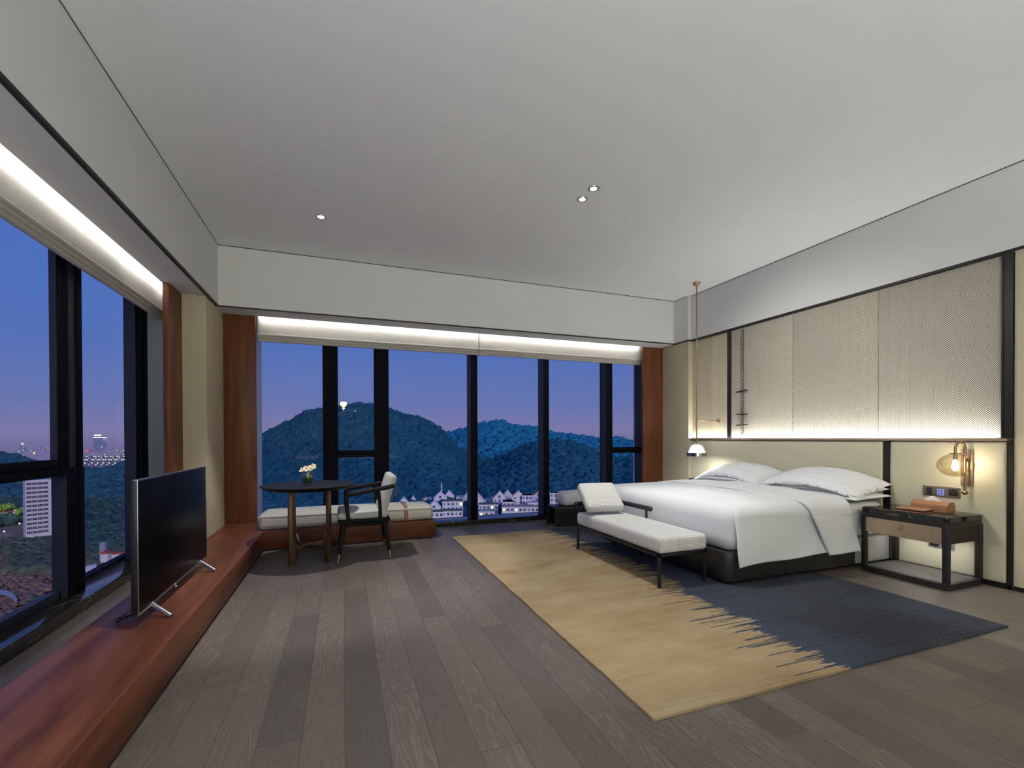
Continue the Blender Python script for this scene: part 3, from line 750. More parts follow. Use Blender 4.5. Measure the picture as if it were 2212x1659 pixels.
# pillows
def pillow(name, label, c, w, l, h, rot, seed, sag=0.):
    r_ = Euler(rot).to_matrix(); c = Vector(c)
    def half(sgn):
        def fn(u, v):
            a, bb = 2*u-1, 2*v-1
            ea, eb = max(0, 1-abs(a)**2.6), max(0, 1-abs(bb)**2.6)
            tck = (ea**.46)*(eb**.46)
            pin = 1 - .055*(1-abs(bb)**2)*abs(a)**4; pin2 = 1 - .055*(1-abs(a)**2)*abs(bb)**4
            p = Vector((a*w/2*pin, bb*l/2*pin2, sgn*h/2*tck))
            p.z += .012*mnoise.noise(Vector((a*2.2+seed, bb*2.2, sgn)))*tck + .006*mnoise.noise(Vector((a*6+seed, bb*6, sgn*3.)))
            p.z -= sag*(bb*bb)*l*.25
            return p
        return fn
    b = MB(); b.grid(half(1), 34, 44); b.grid(half(-1), 34, 44)
    bmesh.ops.remove_doubles(b.bm, verts=b.bm.verts, dist=.0006)
    o = b.build(name, MAT['white_sheet'], None, 80); o.matrix_world = Matrix.Translation(c) @ r_.to_4x4()
    return tag(o, label, 'pillow', 'white pillows on the bed')
Zp = .598+RZ
pillow('pillow', 'flat white pillow at the bottom of the stack nearest the nightstand', (4.56, 3.20, Zp+.036), .50, .90, .080, (0, math.radians(-2), 0), 1., .05)
pillow('pillow', 'middle white pillow of the stack nearest the nightstand', (4.565, 3.225, Zp+.100), .50, .90, .10, (0, math.radians(-5), .02), 2., .12)
pillow('pillow', 'plump white pillow on top of the stack nearest the nightstand', (4.55, 3.295, Zp+.175), .54, 1.06, .150, (math.radians(1), math.radians(-13), .03), 3., .34)
pillow('pillow', 'flat white pillow at the bottom of the stack by the pendant lamp', (4.56, 4.30, Zp+.036), .50, .90, .080, (0, math.radians(-2), 0), 4., .05)
pillow('pillow', 'middle white pillow of the stack by the pendant lamp', (4.565, 4.30, Zp+.100), .50, .90, .10, (0, math.radians(-5), -.02), 5., .12)
pillow('pillow', 'plump white pillow on top of the stack by the pendant lamp', (4.565, 4.32, Zp+.175), .52, 1.02, .150, (math.radians(-1), math.radians(-13), -.02), 6., .34)

# ------------------------------------------------------------------ nightstands
def rr2(x0, x1, y0, y1, r, n=6):
    o = []
    for cx, cy, a0 in ((x1-r, y1-r, 0), (x0+r, y1-r, 90), (x0+r, y0+r, 180), (x1-r, y0+r, 270)):
        for k in range(n+1):
            a = math.radians(a0 + 90*k/n); o.append((cx + r*math.cos(a), cy + r*math.sin(a)))
    return o
t = thing('nightstand', 'black nightstand with black marble top and bronze drawer beside the bed', 'nightstand', (4.615, 2.445, 0), 0, 'matching nightstands')
NX0, NX1, NY0, NY1, NH = -.24, .24, -.325, .315, .570
b = MB().prism(rr2(NX0, NX1, NY0, NY1, .035), .533, NH, 'z', .002); b.build('marble_top', MAT['nero'], t)
MB().prism(rr2(NX0+.002, NX1-.002, NY0+.002, NY1-.002, .034), .488, .532, 'z').build('top_rail', MAT['black_wood_y'], t)
MB().prism(rr2(NX0+.002, NX1-.002, NY0+.002, NY1-.002, .034), .001, .050, 'z').build('bottom_frame', MAT['black_wood_y'], t)
for (a0, a1, b0, b1) in ((NX0+.002, NX0+.044, NY0+.002, NY0+.046), (NX0+.002, NX0+.044, NY1-.046, NY1-.002), (NX1-.044, NX1-.002, NY0+.002, NY0+.046), (NX1-.044, NX1-.002, NY1-.046, NY1-.002)):
    MB().box(a0, a1, b0, b1, .04, .50, .012, 3).build('leg', MAT['black_wood_y'], t)
MB().box(NX0+.05, NX1-.05, NY0+.012, NY0+.03, .36, .49).box(NX0+.05, NX1-.05, NY1-.03, NY1-.012, .36, .49).box(NX1-.03, NX1-.01, NY0+.05, NY1-.05, .36, .49).build('side_panel', MAT['dark_wood'], t)
dr = MB().prism(rr2(NY0+.046, NY1-.046, .355, .487, .012, 4), NX0+.004, NX0+.022, 'x').build('drawer', MAT['brass_dull'], t)
MB().box(NX0+.022, NX1-.03, NY0+.05, NY1-.05, .365, .486).build('drawer_box', MAT['dark_wood'], dr)
b = MB().tube([(NX0+.005, -.005, .428), (NX0-.022, -.005, .428)], .006, 12).tube([(NX0-.004, -.005+.007*math.cos(a), .450+.016*math.sin(a)) for a in np.linspace(0, 2*PI, 16)[:-1]], .0018, 8, closed=True)
b.capsule((NX0-.022, .004, .428), (NX0-.022, -.014, .428), .006, 10); b.build('drawer_knob', MAT['brass'], dr)
MB().box(NX0+.03, NX1-.03, NY0+.03, NY1-.03, .046, .0525, .001).build('shelf', MAT['grey_wood'], t)
ns2 = dup(t, (4.615, 5.10, 0), 'black nightstand hidden on the window side of the bed')
# tissue box, folder
tb = thing('tissue_box', 'tan leather tissue box with folded paper sleeve on the nightstand', 'box', (4.695, 2.385, .570), math.radians(4))
b = MB().prism([(-.065, 0), (.065, 0), (.065, .060), (.035, .082), (.0, .087), (-.035, .082), (-.065, .060)], -.125, .125, 'y', .003)
b.build('box_body', MAT['tan_leather'], tb)
b = MB().tube([(-.03, -.127, .080), (0, -.130, .086), (.03, -.127, .080)], .003, 8)
b.build('clasp', MAT['brass'], tb)
def tis(u, v): return Vector((.006*math.sin(7*v+3*u)*u, -.058+.116*v, .080 + u*(.012+.036*(1-abs(2*v-1)**1.4))))
MB().grid(tis, 8, 16).build('tissue', MAT['paper'], tb, 60).modifiers.new('th', 'SOLIDIFY').thickness = .0015
fo = thing('leather_folder', 'tan leather folder lying closed on the black marble nightstand top', 'folder', (4.51, 2.42, .570), math.radians(6))
MB().box(-.085, .085, -.105, .105, .0005, .008, .002).build('back_cover', MAT['tan_leather'], fo)
MB().box(-.078, .080, -.098, .102, .008, .022, .001).build('pages', MAT['button'], fo)
MB().box(-.085, .085, -.105, .105, .022, .029, .002, rot=Euler((0, math.radians(-1.5), 0)).to_matrix()).build('front_cover', MAT['tan_leather'], fo)
# clock on the far nightstand
ck = thing('digital_clock', 'small black clock with blue display beyond the pillows', 'clock', (4.60, 5.07, .570), math.radians(-14))
MB().box(-.078, .078, -.028, .028, 0, .062, .005).build('clock_body', MAT['button'], ck)
MB().box(-.070, -.005, -.0295, -.0278, .012, .054).build('display', emis('clock_display_blue', (.02, .03, .55), 1.2), ck)
b = MB()
sg = {'1': 'bc', '9': 'abcdfg', '4': 'bcfg', '8': 'abcdefg'}
MB().box(-.062, -.056, -.0302, -.0294, .022, .046).box(-.050, -.040, -.0302, -.0294, .022, .026).box(-.050, -.040, -.0302, -.0294, .042, .046).box(-.034, -.024, -.0302, -.0294, .022, .046).box(-.018, -.012, -.0302, -.0294, .022, .046).build('digits', emis('clock_digits', (.45, .55, 1), 2.5), ck)

# ------------------------------------------------------------------ headboard wall
HB = .0
hp = thing('headboard_panel', 'wide khaki padded headboard panel behind the pillows', 'panel', (4.90, 4.165, .04), 0, 'padded panels along the bed wall')
MB().rbox(-.042, .03, -1.300, 1.300, .0, 1.122, .022, (6, 40, 30), 0).build('pad', MAT['pad'], hp, 60)
hp = thing('headboard_panel', 'narrower khaki padded panel behind the wall lamp and nightstand', 'panel', (4.90, 2.402, .04), 0, 'padded panels along the bed wall')
MB().rbox(-.042, .03, -.406, .406, .0, 1.122, .022, (6, 14, 30), 0).build('pad', MAT['pad'], hp, 60)
b = MB().mat(MAT['bronze_black']).box(4.868, 4.93, 2.808, 2.866, .036, 1.166).box(4.872, 4.93, 1.962, 1.996, .036, 1.166).box(4.845, 4.93, 5.465, 5.49, .0, 1.185)
b.box(4.87, 4.88, 2.812, 2.83, .036, 1.166)
struct(b.build('trim_10', None))
struct(MB().mat(MAT['brass_dull']).box(4.838, 4.935, 1.985, 5.447, 1.164, 1.1745, .001).box(4.838, 4.846, 1.985, 5.447, 1.1745, 1.184, .001).build('trim_11', None))
struct(MB().mat(MAT['bronze_black']).box(4.868, 4.935, 4.712, 4.765, 1.185, HS-.006).build('trim_12', None))
b = MB().mat(MAT['bronze_black']).box(4.868, 4.935, 1.965, 2.030, 1.185, HS-.006); b.box(4.862, 4.87, 1.962, 1.969, 1.185, HS-.006).box(4.862, 4.87, 2.016, 2.022, 1.185, HS-.006)
struct(b.build('trim_13', None))
for (a, c, lb) in ((3.819, 4.712, 'woven chevron wall panel carrying the hanging tassel cord'), (2.922, 3.815, 'woven chevron wall panel in the middle above the pillows'), (2.030, 2.918, 'woven chevron wall panel above the wall lamp')):
    o = MB().box(4.886, 4.932, a, c, 1.186, HS-.006, .003).build('woven_panel', MAT['chevron'])
    tag(o, lb, 'panel', 'woven chevron panels over the headboard')
# hanging cord with three bars
cd = thing('hanging_ornament', 'thin dark twisted cord with three short bars hanging on the woven panel', 'decoration', (4.884, 4.52, 1.21))
b = MB()
for ph in (0, PI):
    b.tube([(-.010+.004*math.cos(a*2), .024*math.sin(a+ph), 1.40*k/240) for k in range(241) for a in (k*.40,)], .0042, 6)
b.build('cord', plain('charcoal_cord', (.085, .085, .09), .8), cd, 80)
for z_, tl in ((.590, 5), (.290, -2), (.150, 2)):
    o = MB().box(-.036, -.004, -.082, .082, -.006, .006, .002).build('cross_bar', MAT['dark_wood'], cd); o.location = (0, 0, z_); o.rotation_euler = (math.radians(-tl), 0, 0)

# ------------------------------------------------------------------ wall lamp
LY = 2.232
t = thing('wall_lamp', 'brass wall lamp with smoky glass globe above the nightstand', 'lamp', (4.857, LY, 0))
MB().box(-.012, .0, -.042, .036, .795, 1.094, .002).build('back_plate', MAT['brass_dull'], t)
P = [(-.055, -.012, .745), (-.055, -.012, 1.085)]
xc = (-.055-.150)/2; rr_ = (.150-.055)/2
P += [(xc + rr_*math.cos(a), -.012+.018*(1-math.cos(a))/2, 1.095 + rr_*1.3*math.sin(a)) for a in np.linspace(0, PI, 16)]
P += [(-.150, .006, 1.070)]
b = MB().tube(P, .0095, 16); b.tube([(-.055, -.012, .90), (-.010, -.012, .90)], .008, 12).tube([(-.055, -.012, 1.0), (-.010, -.012, 1.0)], .008, 12); b.build('arm', MAT['brass'], t, 60)
MB().lathe([(.0, -.019), (.012, -.016), (.021, -.004), (.020, .008), (.010, .016), (.0, .018)], (-.055, -.012, .738), 24).build('ball_finial', MAT['brass'], t, 60)
MB().lathe([(.0, 1.059), (.036, 1.059), (.036, 1.064), (.010, 1.066), (.009, 1.075), (.0, 1.076)], (-.150, .006, 0), 32).build('shade_cap', MAT['brass'], t)
prof = [(.036, 1.058)] + [(.115*math.sin(a), .965+.094*math.cos(a)) for a in np.linspace(.34, PI-.02, 60)]
prof2 = [(r_-.002 if r_ > .01 else r_, z_+.001) for r_, z_ in prof][::-1]
MB().lathe(prof, (-.150, .006, 0), 120, close=False).build('glass_globe', MAT['smoke_glass'], t, 80)
MB().lathe([(.0, 1.058), (.013, 1.058), (.015, 1.010), (.0, 1.010)], (-.150, .006, 0), 20).build('lamp_holder', MAT['steel'], t)
MB().lathe([(.0, .918), (.012, .922), (.021, .940), (.0225, .957), (.017, .985), (.012, 1.008), (.0, 1.01)], (-.150, .006, 0), 24).build('bulb', emis('warm_bulb', (1, .89, .72), 125), t, 60)
# switch plate and sockets
t = thing('switch_panel', 'taupe switch plate with black and blue-lit buttons above the nightstand', 'switch', (4.858, 2.405, .724))
MB().box(-.010, 0, -.131, .131, -.043, .043, .002).build('plate', MAT['taupe'], t)
for k in range(3): MB().box(-.012, -.009, .062, .104, .012-.022*k, .029-.022*k, .001).build('button', MAT['button'], t)
bl_ = emis('blue_button_glow', (.22, .32, 1.), 1.3)
for k in range(2):
    z_ = .003-.028*k+.006
    o = MB().box(-.0115, -.009, -.022, .024, z_-.0115, z_+.0115, .004).build('lit_ring', bl_, t); o['label'] = 'blue-lit button frame'
    MB().box(-.0135, -.009, -.016, .018, z_-.007, z_+.007, .001).build('button', plain('navy_button', (.01, .015, .07), .3), t)
    MB().box(-.0142, -.0134, -.004, .006, z_-.002, z_+.002).build('button_mark', emis('button_mark_white', (.8, .85, 1), 1.2), t)
o = MB().box(-.0115, -.009, -.118, -.056, -.028, .032, .002).build('socket', MAT['button'], t)
MB().box(-.0122, -.0112, -.112, -.098, .019, .023).box(-.0122, -.0112, -.078, -.064, .019, .023).box(-.0122, -.0112, -.0885, -.0865, -.004, .005).build('socket_slots', MAT['silver_plate'], o)
t = thing('wall_socket', 'silver double socket low on the wall under the nightstand drawer', 'socket', (4.858, 2.405, .275))
MB().box(-.010, 0, -.092, .090, -.043, .043, .002).build('plate', MAT['silver_plate'], t)
for y_ in (.045, -.042): MB().box(-.0115, -.009, y_-.034, y_+.034, -.032, .032, .002).build('socket', MAT['button'], t)

# ------------------------------------------------------------------ pendant lamp
t = thing('pendant_lamp', 'slim brass pendant lamp with domed glass shade by the far pillow', 'lamp', (4.513, 4.94, 0))
MB().lathe([(.0, HC-.052), (.015, HC-.052), (.042, HC-.034), (.050, HC-.012), (.050, HC-.0005), (.0, HC-.0005)], seg=32).build('ceiling_cap', MAT['brass_dull'], t, 50)
MB().tube([(0, 0, 1.098), (0, 0, HC-.04)], .0075, 12).build('rod', MAT['brass'], t)
b = MB().tube([(0, 0, 1.430), (.36, 0, 1.430)], .0055, 10).lathe([(.0, .385), (.03, .385), (.03, .378), (.012, .366), (.0, .360)], (0, 0, 1.430), 24, 'x').lathe([(.0, -.018), (.0105, -.018), (.0105, .018), (.0, .018)], (0, 0, 1.430), 16); b.build('wall_arm', MAT['brass'], t, 50)
o_ = [(.012, 1.122), (.030, 1.120), (.058, 1.112), (.084, 1.094), (.102, 1.068), (.113, 1.035), (.119, 1.005), (.122, .990)]
MB().lathe(o_, seg=44).build('glass_dome', MAT['clear_glass'], t, 70)
MB().lathe([(.0, 1.100), (.035, 1.097), (.062, 1.083), (.080, 1.056), (.090, 1.025), (.100, 1.004), (.112, .992), (.0, .991)], seg=40).build('diffuser', emis('opal_diffuser', (1, .97, .90), 3.5), t, 70)
MB().lathe([(.127, .992), (.127, .946), (.121, .946), (.121, .992)], seg=48, close=True).build('metal_ring', MAT['chrome'], t, 30)
MB().lathe([(.0, .955), (.119, .955), (.119, .950), (.0, .950)], seg=40).build('lower_diffuser', emis('opal_lower_diffuser', (1, .96, .89), 55.), t)

# ------------------------------------------------------------------ black waterfall bench by the window, with white cushion
t = thing('waterfall_bench', 'low black curved wooden bench near the window beyond the bed', 'bench', (2.66, 5.66, 0))
outer = fillet([(-.15, 0, .001), (-.15, 0, .268), (.15, 0, .268), (.15, 0, .001)], .045, 6)
inner = fillet([(.128, 0, .001), (.128, 0, .246), (-.128, 0, .246), (-.128, 0, .001)], .028, 6)
b = MB().prism([(p.x, p.z) for p in outer] + [(p.x, p.z) for p in inner], .0, 1.3, 'x'); o = b.build('bench_shell', MAT['black_wood_y'], t)
o = MB().rbox(2.79, 3.95, 5.53, 5.80, .269, .455, .06, (24, 10, 8), .02).build('seat_cushion_white', MAT['white_sheet'], None, 70); o.name = 'bench_cushion'
tag(o, 'white cushion on the black bench by the far window', 'cushion')

# ------------------------------------------------------------------ downlights
lens = emis('downlight_lens', (1, .97, .92), 30)
dl = thing('downlight', 'small recessed downlight alone in the ceiling above the round table', 'lamp', (-.189, 4.694, HC), 0, 'recessed ceiling downlights')
MB().lathe([(.030, -.004), (.044, -.004), (.046, .0), (.030, .0)], seg=32, close=True).build('trim_ring', MAT['steel'], dl, 40)
MB().lathe([(.0, -.003), (.029, -.003), (.029, -.0005), (.0, -.0005)], seg=24).build('lens', lens, dl)
dup(dl, (1.989, 3.563, HC), 'recessed ceiling downlight of the pair, the one nearer the back window')
dup(dl, (1.993, 3.379, HC), 'recessed ceiling downlight of the pair, the one nearer the viewer')

# ------------------------------------------------------------------ lights
def spot(loc, e, ang=70, blend=.6, col=(1, .96, .90), aim=(0, 0, -1), r=.014):
    l = bpy.data.lights.new('spot', 'SPOT'); l.energy = e; l.spot_size = math.radians(ang); l.spot_blend = blend; l.color = col; l.shadow_soft_size = r
    o = bpy.data.objects.new('spot_light', l); C.objects.link(o); o.location = loc; o.rotation_euler = Vector(aim).to_track_quat('-Z', 'Y').to_euler(); return o
def area(loc, sx, sy, e, aim, col=(1, .96, .90), spread=180):
    l = bpy.data.lights.new('area', 'AREA'); l.shape = 'RECTANGLE'; l.size = sx; l.size_y = sy; l.energy = e; l.color = col; l.spread = math.radians(spread)
    o = bpy.data.objects.new('area_light', l); C.objects.link(o); o.location = loc; o.rotation_euler = Vector(aim).to_track_quat('-Z', 'Y').to_euler(); return o
def point(loc, e, r=.05, col=(1, .95, .88)):
    l = bpy.data.lights.new('point', 'POINT'); l.energy = e; l.shadow_soft_size = r; l.color = col
    o = bpy.data.objects.new('point_light', l); C.objects.link(o); o.location = loc; return o
DZ = HC-.02
WH = (.93, .985, 1.); SP = (1, .975, .94)
spot((-.189, 4.694, DZ), 230, 66, .35, SP)
spot((1.989, 3.563, DZ), 215, 84, 1., SP, (1., .02, -.86)); spot((1.993, 3.379, DZ), 170, 66, .5, SP)
for x_, y_, e, an in ((-.19, 2.4, 140, 75), (1.99, .9, 25, 70), (4.35, 1.15, 170, 46), (-.19, -.4, 40, 75), (4.2, -1.6, 30, 75)):
    spot((x_, y_, DZ), e, an, .8, SP)
def orient(l, aim, yv):
    z = -Vector(aim).normalized(); yv = Vector(yv).normalized(); xv = yv.cross(z).normalized(); yv = z.cross(xv)
    M_ = Matrix((xv, yv, z)).transposed().to_4x4(); M_.translation = l.location; l.matrix_world = M_
# cove strips (in the recess between bulkhead and blind)
def cove(x0, y0, x1, y1, e, aim):
    L = math.hypot(x1-x0, y1-y0); l = area(((x0+x1)/2, (y0+y1)/2, 2.70), .03, L, e, aim, (1, .99, .965), 125); orient(l, aim, (x1-x0, y1-y0, 0))
cove(-1.590, -.3, -1.590, 5.39, 17, (-1, 0, -.5))
cove(-.93, 6.085, 4.43, 6.085, 17, (0, 1, -.5))
# headboard ledge strip, shining up the woven panels
l = area((4.862, 3.735, 1.1775), .024, 3.38, 20, (-.30, 0, 1), (1, .985, .96)); orient(l, (-.30, 0, 1), (0, 1, 0))
# strip under the nightstand drawer
area((4.70, 2.44, .352), .03, .5, 1.6, (0, 0, -1), (1, .98, .94))
# bulbs
# added fill light, facing up behind the camera with no lamp there
l = area((.2, -3.2, .6), 3.2, 2.8, 410, (0, 0, 1), WH)

# ------------------------------------------------------------------ dusk sky
W = bpy.data.worlds.new('dusk'); S.world = W; W.use_nodes = True; wt = W.node_tree; wt.nodes.clear()
tc = wt.nodes.new('ShaderNodeTexCoord'); sp = wt.nodes.new('ShaderNodeSeparateXYZ'); wt.links.new(tc.outputs['Generated'], sp.inputs[0])
nz = wt.nodes.new('ShaderNodeTexNoise'); nz.inputs['Scale'].default_value = 3.; wt.links.new(tc.outputs['Generated'], nz.inputs['Vector'])
ad = wt.nodes.new('ShaderNodeMath'); ad.operation = 'MULTIPLY_ADD'; ad.inputs[1].default_value = .03; wt.links.new(nz.outputs[0], ad.inputs[0]); wt.links.new(sp.outputs[2], ad.inputs[2])
rp = wt.nodes.new('ShaderNodeValToRGB'); wt.links.new(ad.outputs[0], rp.inputs[0])
st = [(0., srgb(112, 106, 150)), (.03, srgb(126, 122, 168)), (.09, srgb(104, 118, 176)), (.20, srgb(84, 114, 186)), (.42, srgb(78, 112, 192)), (1., srgb(60, 92, 170))]
e = rp.color_ramp.elements
while len(e) < len(st): e.new(.5)
for el, (p, c) in zip(e, st): el.position = p; el.color = (*c, 1)
bg = wt.nodes.new('ShaderNodeBackground'); wt.links.new(rp.outputs[0], bg.inputs[0]); bg.inputs[1].default_value = 1.
wo = wt.nodes.new('ShaderNodeOutputWorld'); wt.links.new(bg.outputs[0], wo.inputs[0])
sl = bpy.data.lights.new('afterglow', 'SUN'); sl.energy = 1.3; sl.angle = math.radians(20); sl.color = (1, .88, .92)
so = bpy.data.objects.new('afterglow', sl); C.objects.link(so); so.rotation_euler = Vector((-.25, .93, -.32)).to_track_quat('-Z', 'Y').to_euler()

#@@EXTERIOR-BEGIN
# ------------------------------------------------------------------ the landscape outside
def foliage(name, a, b, c, scale=.05):
    t = NT(name); v = t.coord()
    n1 = t.noise(v, scale, 3., .6); n2 = t.noise(v, 1.6, 4., .75); n3 = t.noise(v, .012, 2.)
    f = t.mt('ADD', t.mt('MULTIPLY', n1, .55), t.mt('MULTIPLY', n2, .45))
    col = t.ramp(f, [(.32, a), (.52, b), (.72, c)])
    col = t.mix(t.mt('MULTIPLY', t.step(n3, .45, .65), .35), col, c)
    t.bsdf(col, .95, 0, t.bump(n2, .55, .6), spec=.05); return t.m
MF = {  # hill tones are blued to put distance haze into the leaf colour
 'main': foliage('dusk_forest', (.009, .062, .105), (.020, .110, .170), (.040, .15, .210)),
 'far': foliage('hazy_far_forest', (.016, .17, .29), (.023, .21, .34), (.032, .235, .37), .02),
 'side': foliage('grey_green_slope', (.018, .075, .110), (.042, .13, .17), (.075, .175, .20)),
 'near': foliage('dark_near_forest', (.026, .060, .060), (.058, .115, .105), (.105, .165, .130)),
 'scrub': foliage('green_scrub', (.05, .068, .05), (.12, .14, .10), (.22, .205, .12), .12),
 'dry': foliage('dry_brown_scrub', (.14, .088, .075), (.26, .16, .13), (.38, .24, .18), .12),
 'ground': foliage('dry_ground', (.12, .09, .085), (.21, .15, .135), (.30, .20, .17), .03)}
def pw(tab):
    xs_ = [a for a, _ in tab]; ys_ = [b_ for _, b_ in tab]
    return lambda u: float(np.interp(u, xs_, ys_))
def bearing(u, d):
    p = far(u, 949, d); return p
def sm(t): return t*t*(3-2*t)
ICO = None
def ico():
    global ICO
    if ICO is None:
        b = bmesh.new(); bmesh.ops.create_icosphere(b, subdivisions=2, radius=1.)
        b.verts.ensure_lookup_table(); ICO = (np.array([v.co[:] for v in b.verts]), np.array([[v.index for v in f.verts] for f in b.faces])); b.free()
    return ICO
def blobs(name, pts, mat_, label, cat='trees', squash=(.75, 1.05)):
    """many crowns as one canopy mesh"""
    V0, F0 = ico(); n = len(pts)
    P = np.array([p[:3] for p in pts]); Rr = np.array([p[3] for p in pts])
    ph = rng.uniform(0, 6.28, (n, 3)); sq = rng.uniform(*squash, n)
    dirs = V0[None]
    rad = 1 + .20*np.sin(3.1*dirs[..., 0]*1.7+ph[:, None, 0]) * np.sin(2.7*dirs[..., 1]*1.9+ph[:, None, 1]) + .16*np.sin(5.3*dirs[..., 2]+ph[:, None, 2]+4*dirs[..., 0])
    rad = rad + rng.uniform(-.055, .055, rad.shape)
    V = dirs*rad[..., None]*Rr[:, None, None]; V[..., 2] *= sq[:, None]
    V = V + P[:, None, :]
    Fc = (F0[None] + (np.arange(n)*len(V0))[:, None, None]).reshape(-1, 3); V = V.reshape(-1, 3)
    me = bpy.data.meshes.new(name); me.vertices.add(len(V)); me.vertices.foreach_set('co', V.astype(np.float32).ravel())
    me.loops.add(len(Fc)*3); me.loops.foreach_set('vertex_index', Fc.astype(np.int32).ravel())
    me.polygons.add(len(Fc)); me.polygons.foreach_set('loop_start', np.arange(0, len(Fc)*3, 3, dtype=np.int32)); 
    me.update(calc_edges=True); me.materials.append(mat_); me.polygons.foreach_set('use_smooth', [True]*len(me.polygons))
    o = bpy.data.objects.new(name, me); C.objects.link(o); return tag(o, label, cat, None, 'stuff')
def hill(name, ridge, dr, db, zb, mat_, u0, u1, ntree, rtree, label, nu=60, nt_=16, power=1.0, seed=0., tmin=0., lump=6.):
    rv = pw(ridge)
    def surf(u, t):
        d_ = db + (dr-db)*t
        zr = far(u, rv(u), dr).z - rtree*1.1
        g = bearing(u, d_); s_ = t**power
        z_ = zb + (zr-zb)*s_ + lump*mnoise.noise(Vector((g.x*.012, g.y*.012, seed)))*(1-t)*min(1, t*4) 
        return Vector((g.x, g.y, z_))
    def fn(a, t):
        u = u0+(u1-u0)*a
        if t > .999:
            p = surf(u, 1.); g = bearing(u, dr*1.25); return Vector((g.x, g.y, zb-10))
        return surf(u, min(1, t/.94))
    b = MB().grid(fn, nu, nt_+1); o = b.build(name, mat_, None, 180); struct(o)
    pts = []
    for k in range(ntree):
        u = rng.uniform(u0, u1); t = tmin + (1-tmin)*rng.uniform(0, 1)**.9
        if k < ntree*.12: t = 1.
        p = surf(u, t); r_ = rtree*rng.uniform(.65, 1.25)*(1.25 if rng.uniform() < .1 else 1)
        pts.append((p.x, p.y, p.z + r_*.35, r_))
    blobs('forest', pts, mat_, label)
GZ = -60.
# ground sheet
def gfn(a, t):
    u = -700 + 3600*a; d_ = 40 + 880*t**1.8; g = bearing(u, d_)
    return Vector((g.x, g.y, GZ - 1 + 2.5*mnoise.noise(Vector((g.x*.01, g.y*.01, 0)))))
struct(MB().grid(gfn, 70, 60).build('ground', MF['ground'], None, 180))
# hills seen through the back window
hill('hill_main', [(250, 985), (420, 960), (505, 958), (557, 944), (600, 922), (630, 910), (660, 889), (692, 884), (715, 880), (745, 880), (775, 871), (810, 874), (840, 883), (870, 896), (905, 902), (930, 914), (955, 930), (985, 968), (1030, 985), (1090, 1000), (1200, 1020)],
     640, 300, -50, MF['main'], 480, 1110, 8500, 3.9, 'dense bluish forest covering the tall hill with the lit lantern on top', seed=2.)
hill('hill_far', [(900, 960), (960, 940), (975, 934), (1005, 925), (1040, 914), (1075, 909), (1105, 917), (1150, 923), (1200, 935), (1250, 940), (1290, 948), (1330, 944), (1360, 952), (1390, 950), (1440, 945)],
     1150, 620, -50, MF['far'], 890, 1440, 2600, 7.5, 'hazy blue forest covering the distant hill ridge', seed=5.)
hill('hill_low', [(985, 1010), (1040, 1000), (1090, 985), (1130, 965), (1160, 955), (1200, 951), (1235, 955), (1275, 968), (1300, 985), (1345, 992), (1400, 985), (1440, 980)],
     520, 300, -50, MF['main'], 960, 1440, 4600, 3.6, 'dark forest covering the low rounded hill behind the white houses', seed=9.)
# hills seen through the left window
hill('hill_side', [(-60, 968), (0, 978), (30, 983), (70, 996), (90, 1003), (118, 1008), (183, 1012), (215, 1012), (245, 1008), (268, 998), (300, 990), (360, 975)],
     720, 430, -58, MF['side'], -60, 350, 2300, 5.5, 'dark wooded slope below the city skyline', seed=12.)
pts = []
for k in range(700):
    u = rng.uniform(-60, 330); d_ = rng.uniform(300, 430)
    if d_ < 345 and u < 60 and rng.uniform() < .85: continue
    if abs(u-85) < 50 and d_ < 330: continue
    g = bearing(u, d_); pts.append((g.x, g.y, GZ+2, rng.uniform(3.5, 6.)))
for k in range(300):
    u = rng.uniform(178, 330); d_ = rng.uniform(245, 318); g = bearing(u, d_); pts.append((g.x, g.y, GZ+1.5, rng.uniform(2.6, 4.4)))
blobs('forest', pts, MF['near'], 'dark trees on the flat ground behind the white tower block')
pts = []
for k in range(620):
    u = rng.uniform(18, 135) if rng.uniform() < .75 else rng.uniform(178, 300); d_ = rng.uniform(205, 268); g = bearing(u, d_); pts.append((g.x, g.y, GZ+.8, rng.uniform(1.8, 4.2)))
for k in range(60):
    g = bearing(rng.uniform(55, 125), rng.uniform(152, 175)); pts.append((g.x, g.y, GZ+.5, rng.uniform(1.0, 2.6)))
blobs('scrub', pts, MF['scrub'], 'dark green scrub in front of the white tower block', 'bushes', (.6, .9))
pts = []
for k in range(1700):
    u = rng.uniform(-40, 310); d_ = rng.uniform(150, 240); g = bearing(u, d_); pts.append((g.x, g.y, GZ+.2, rng.uniform(.5, 1.7)))
blobs('dry_scrub', pts, MF['dry'], 'dry reddish brown scrub on the empty lot below the window', 'bushes', (.45, .8))
# footpath
def pth(u, v):
    tab_u = pw([(0, -30), (.3, 8), (.55, 24), (.75, 31), (1, 20)]); tab_v = pw([(0, 1283), (.3, 1286), (.55, 1294), (.75, 1306), (1, 1345)])
    uu, vv = tab_u(u), tab_v(u); d_ = (1.2-GZ-2.6)/((vv-949)/F); g = bearing(uu, d_); g2 = bearing(uu+3., d_*1.03); 
    q = g.lerp(g2, v); return Vector((q.x, q.y, GZ+2.6+.1*v))
o = MB().grid(pth, 24, 3).build('footpath', plain('pale_path', (.42, .38, .42), .9, scale=.4), None, 60); struct(o)

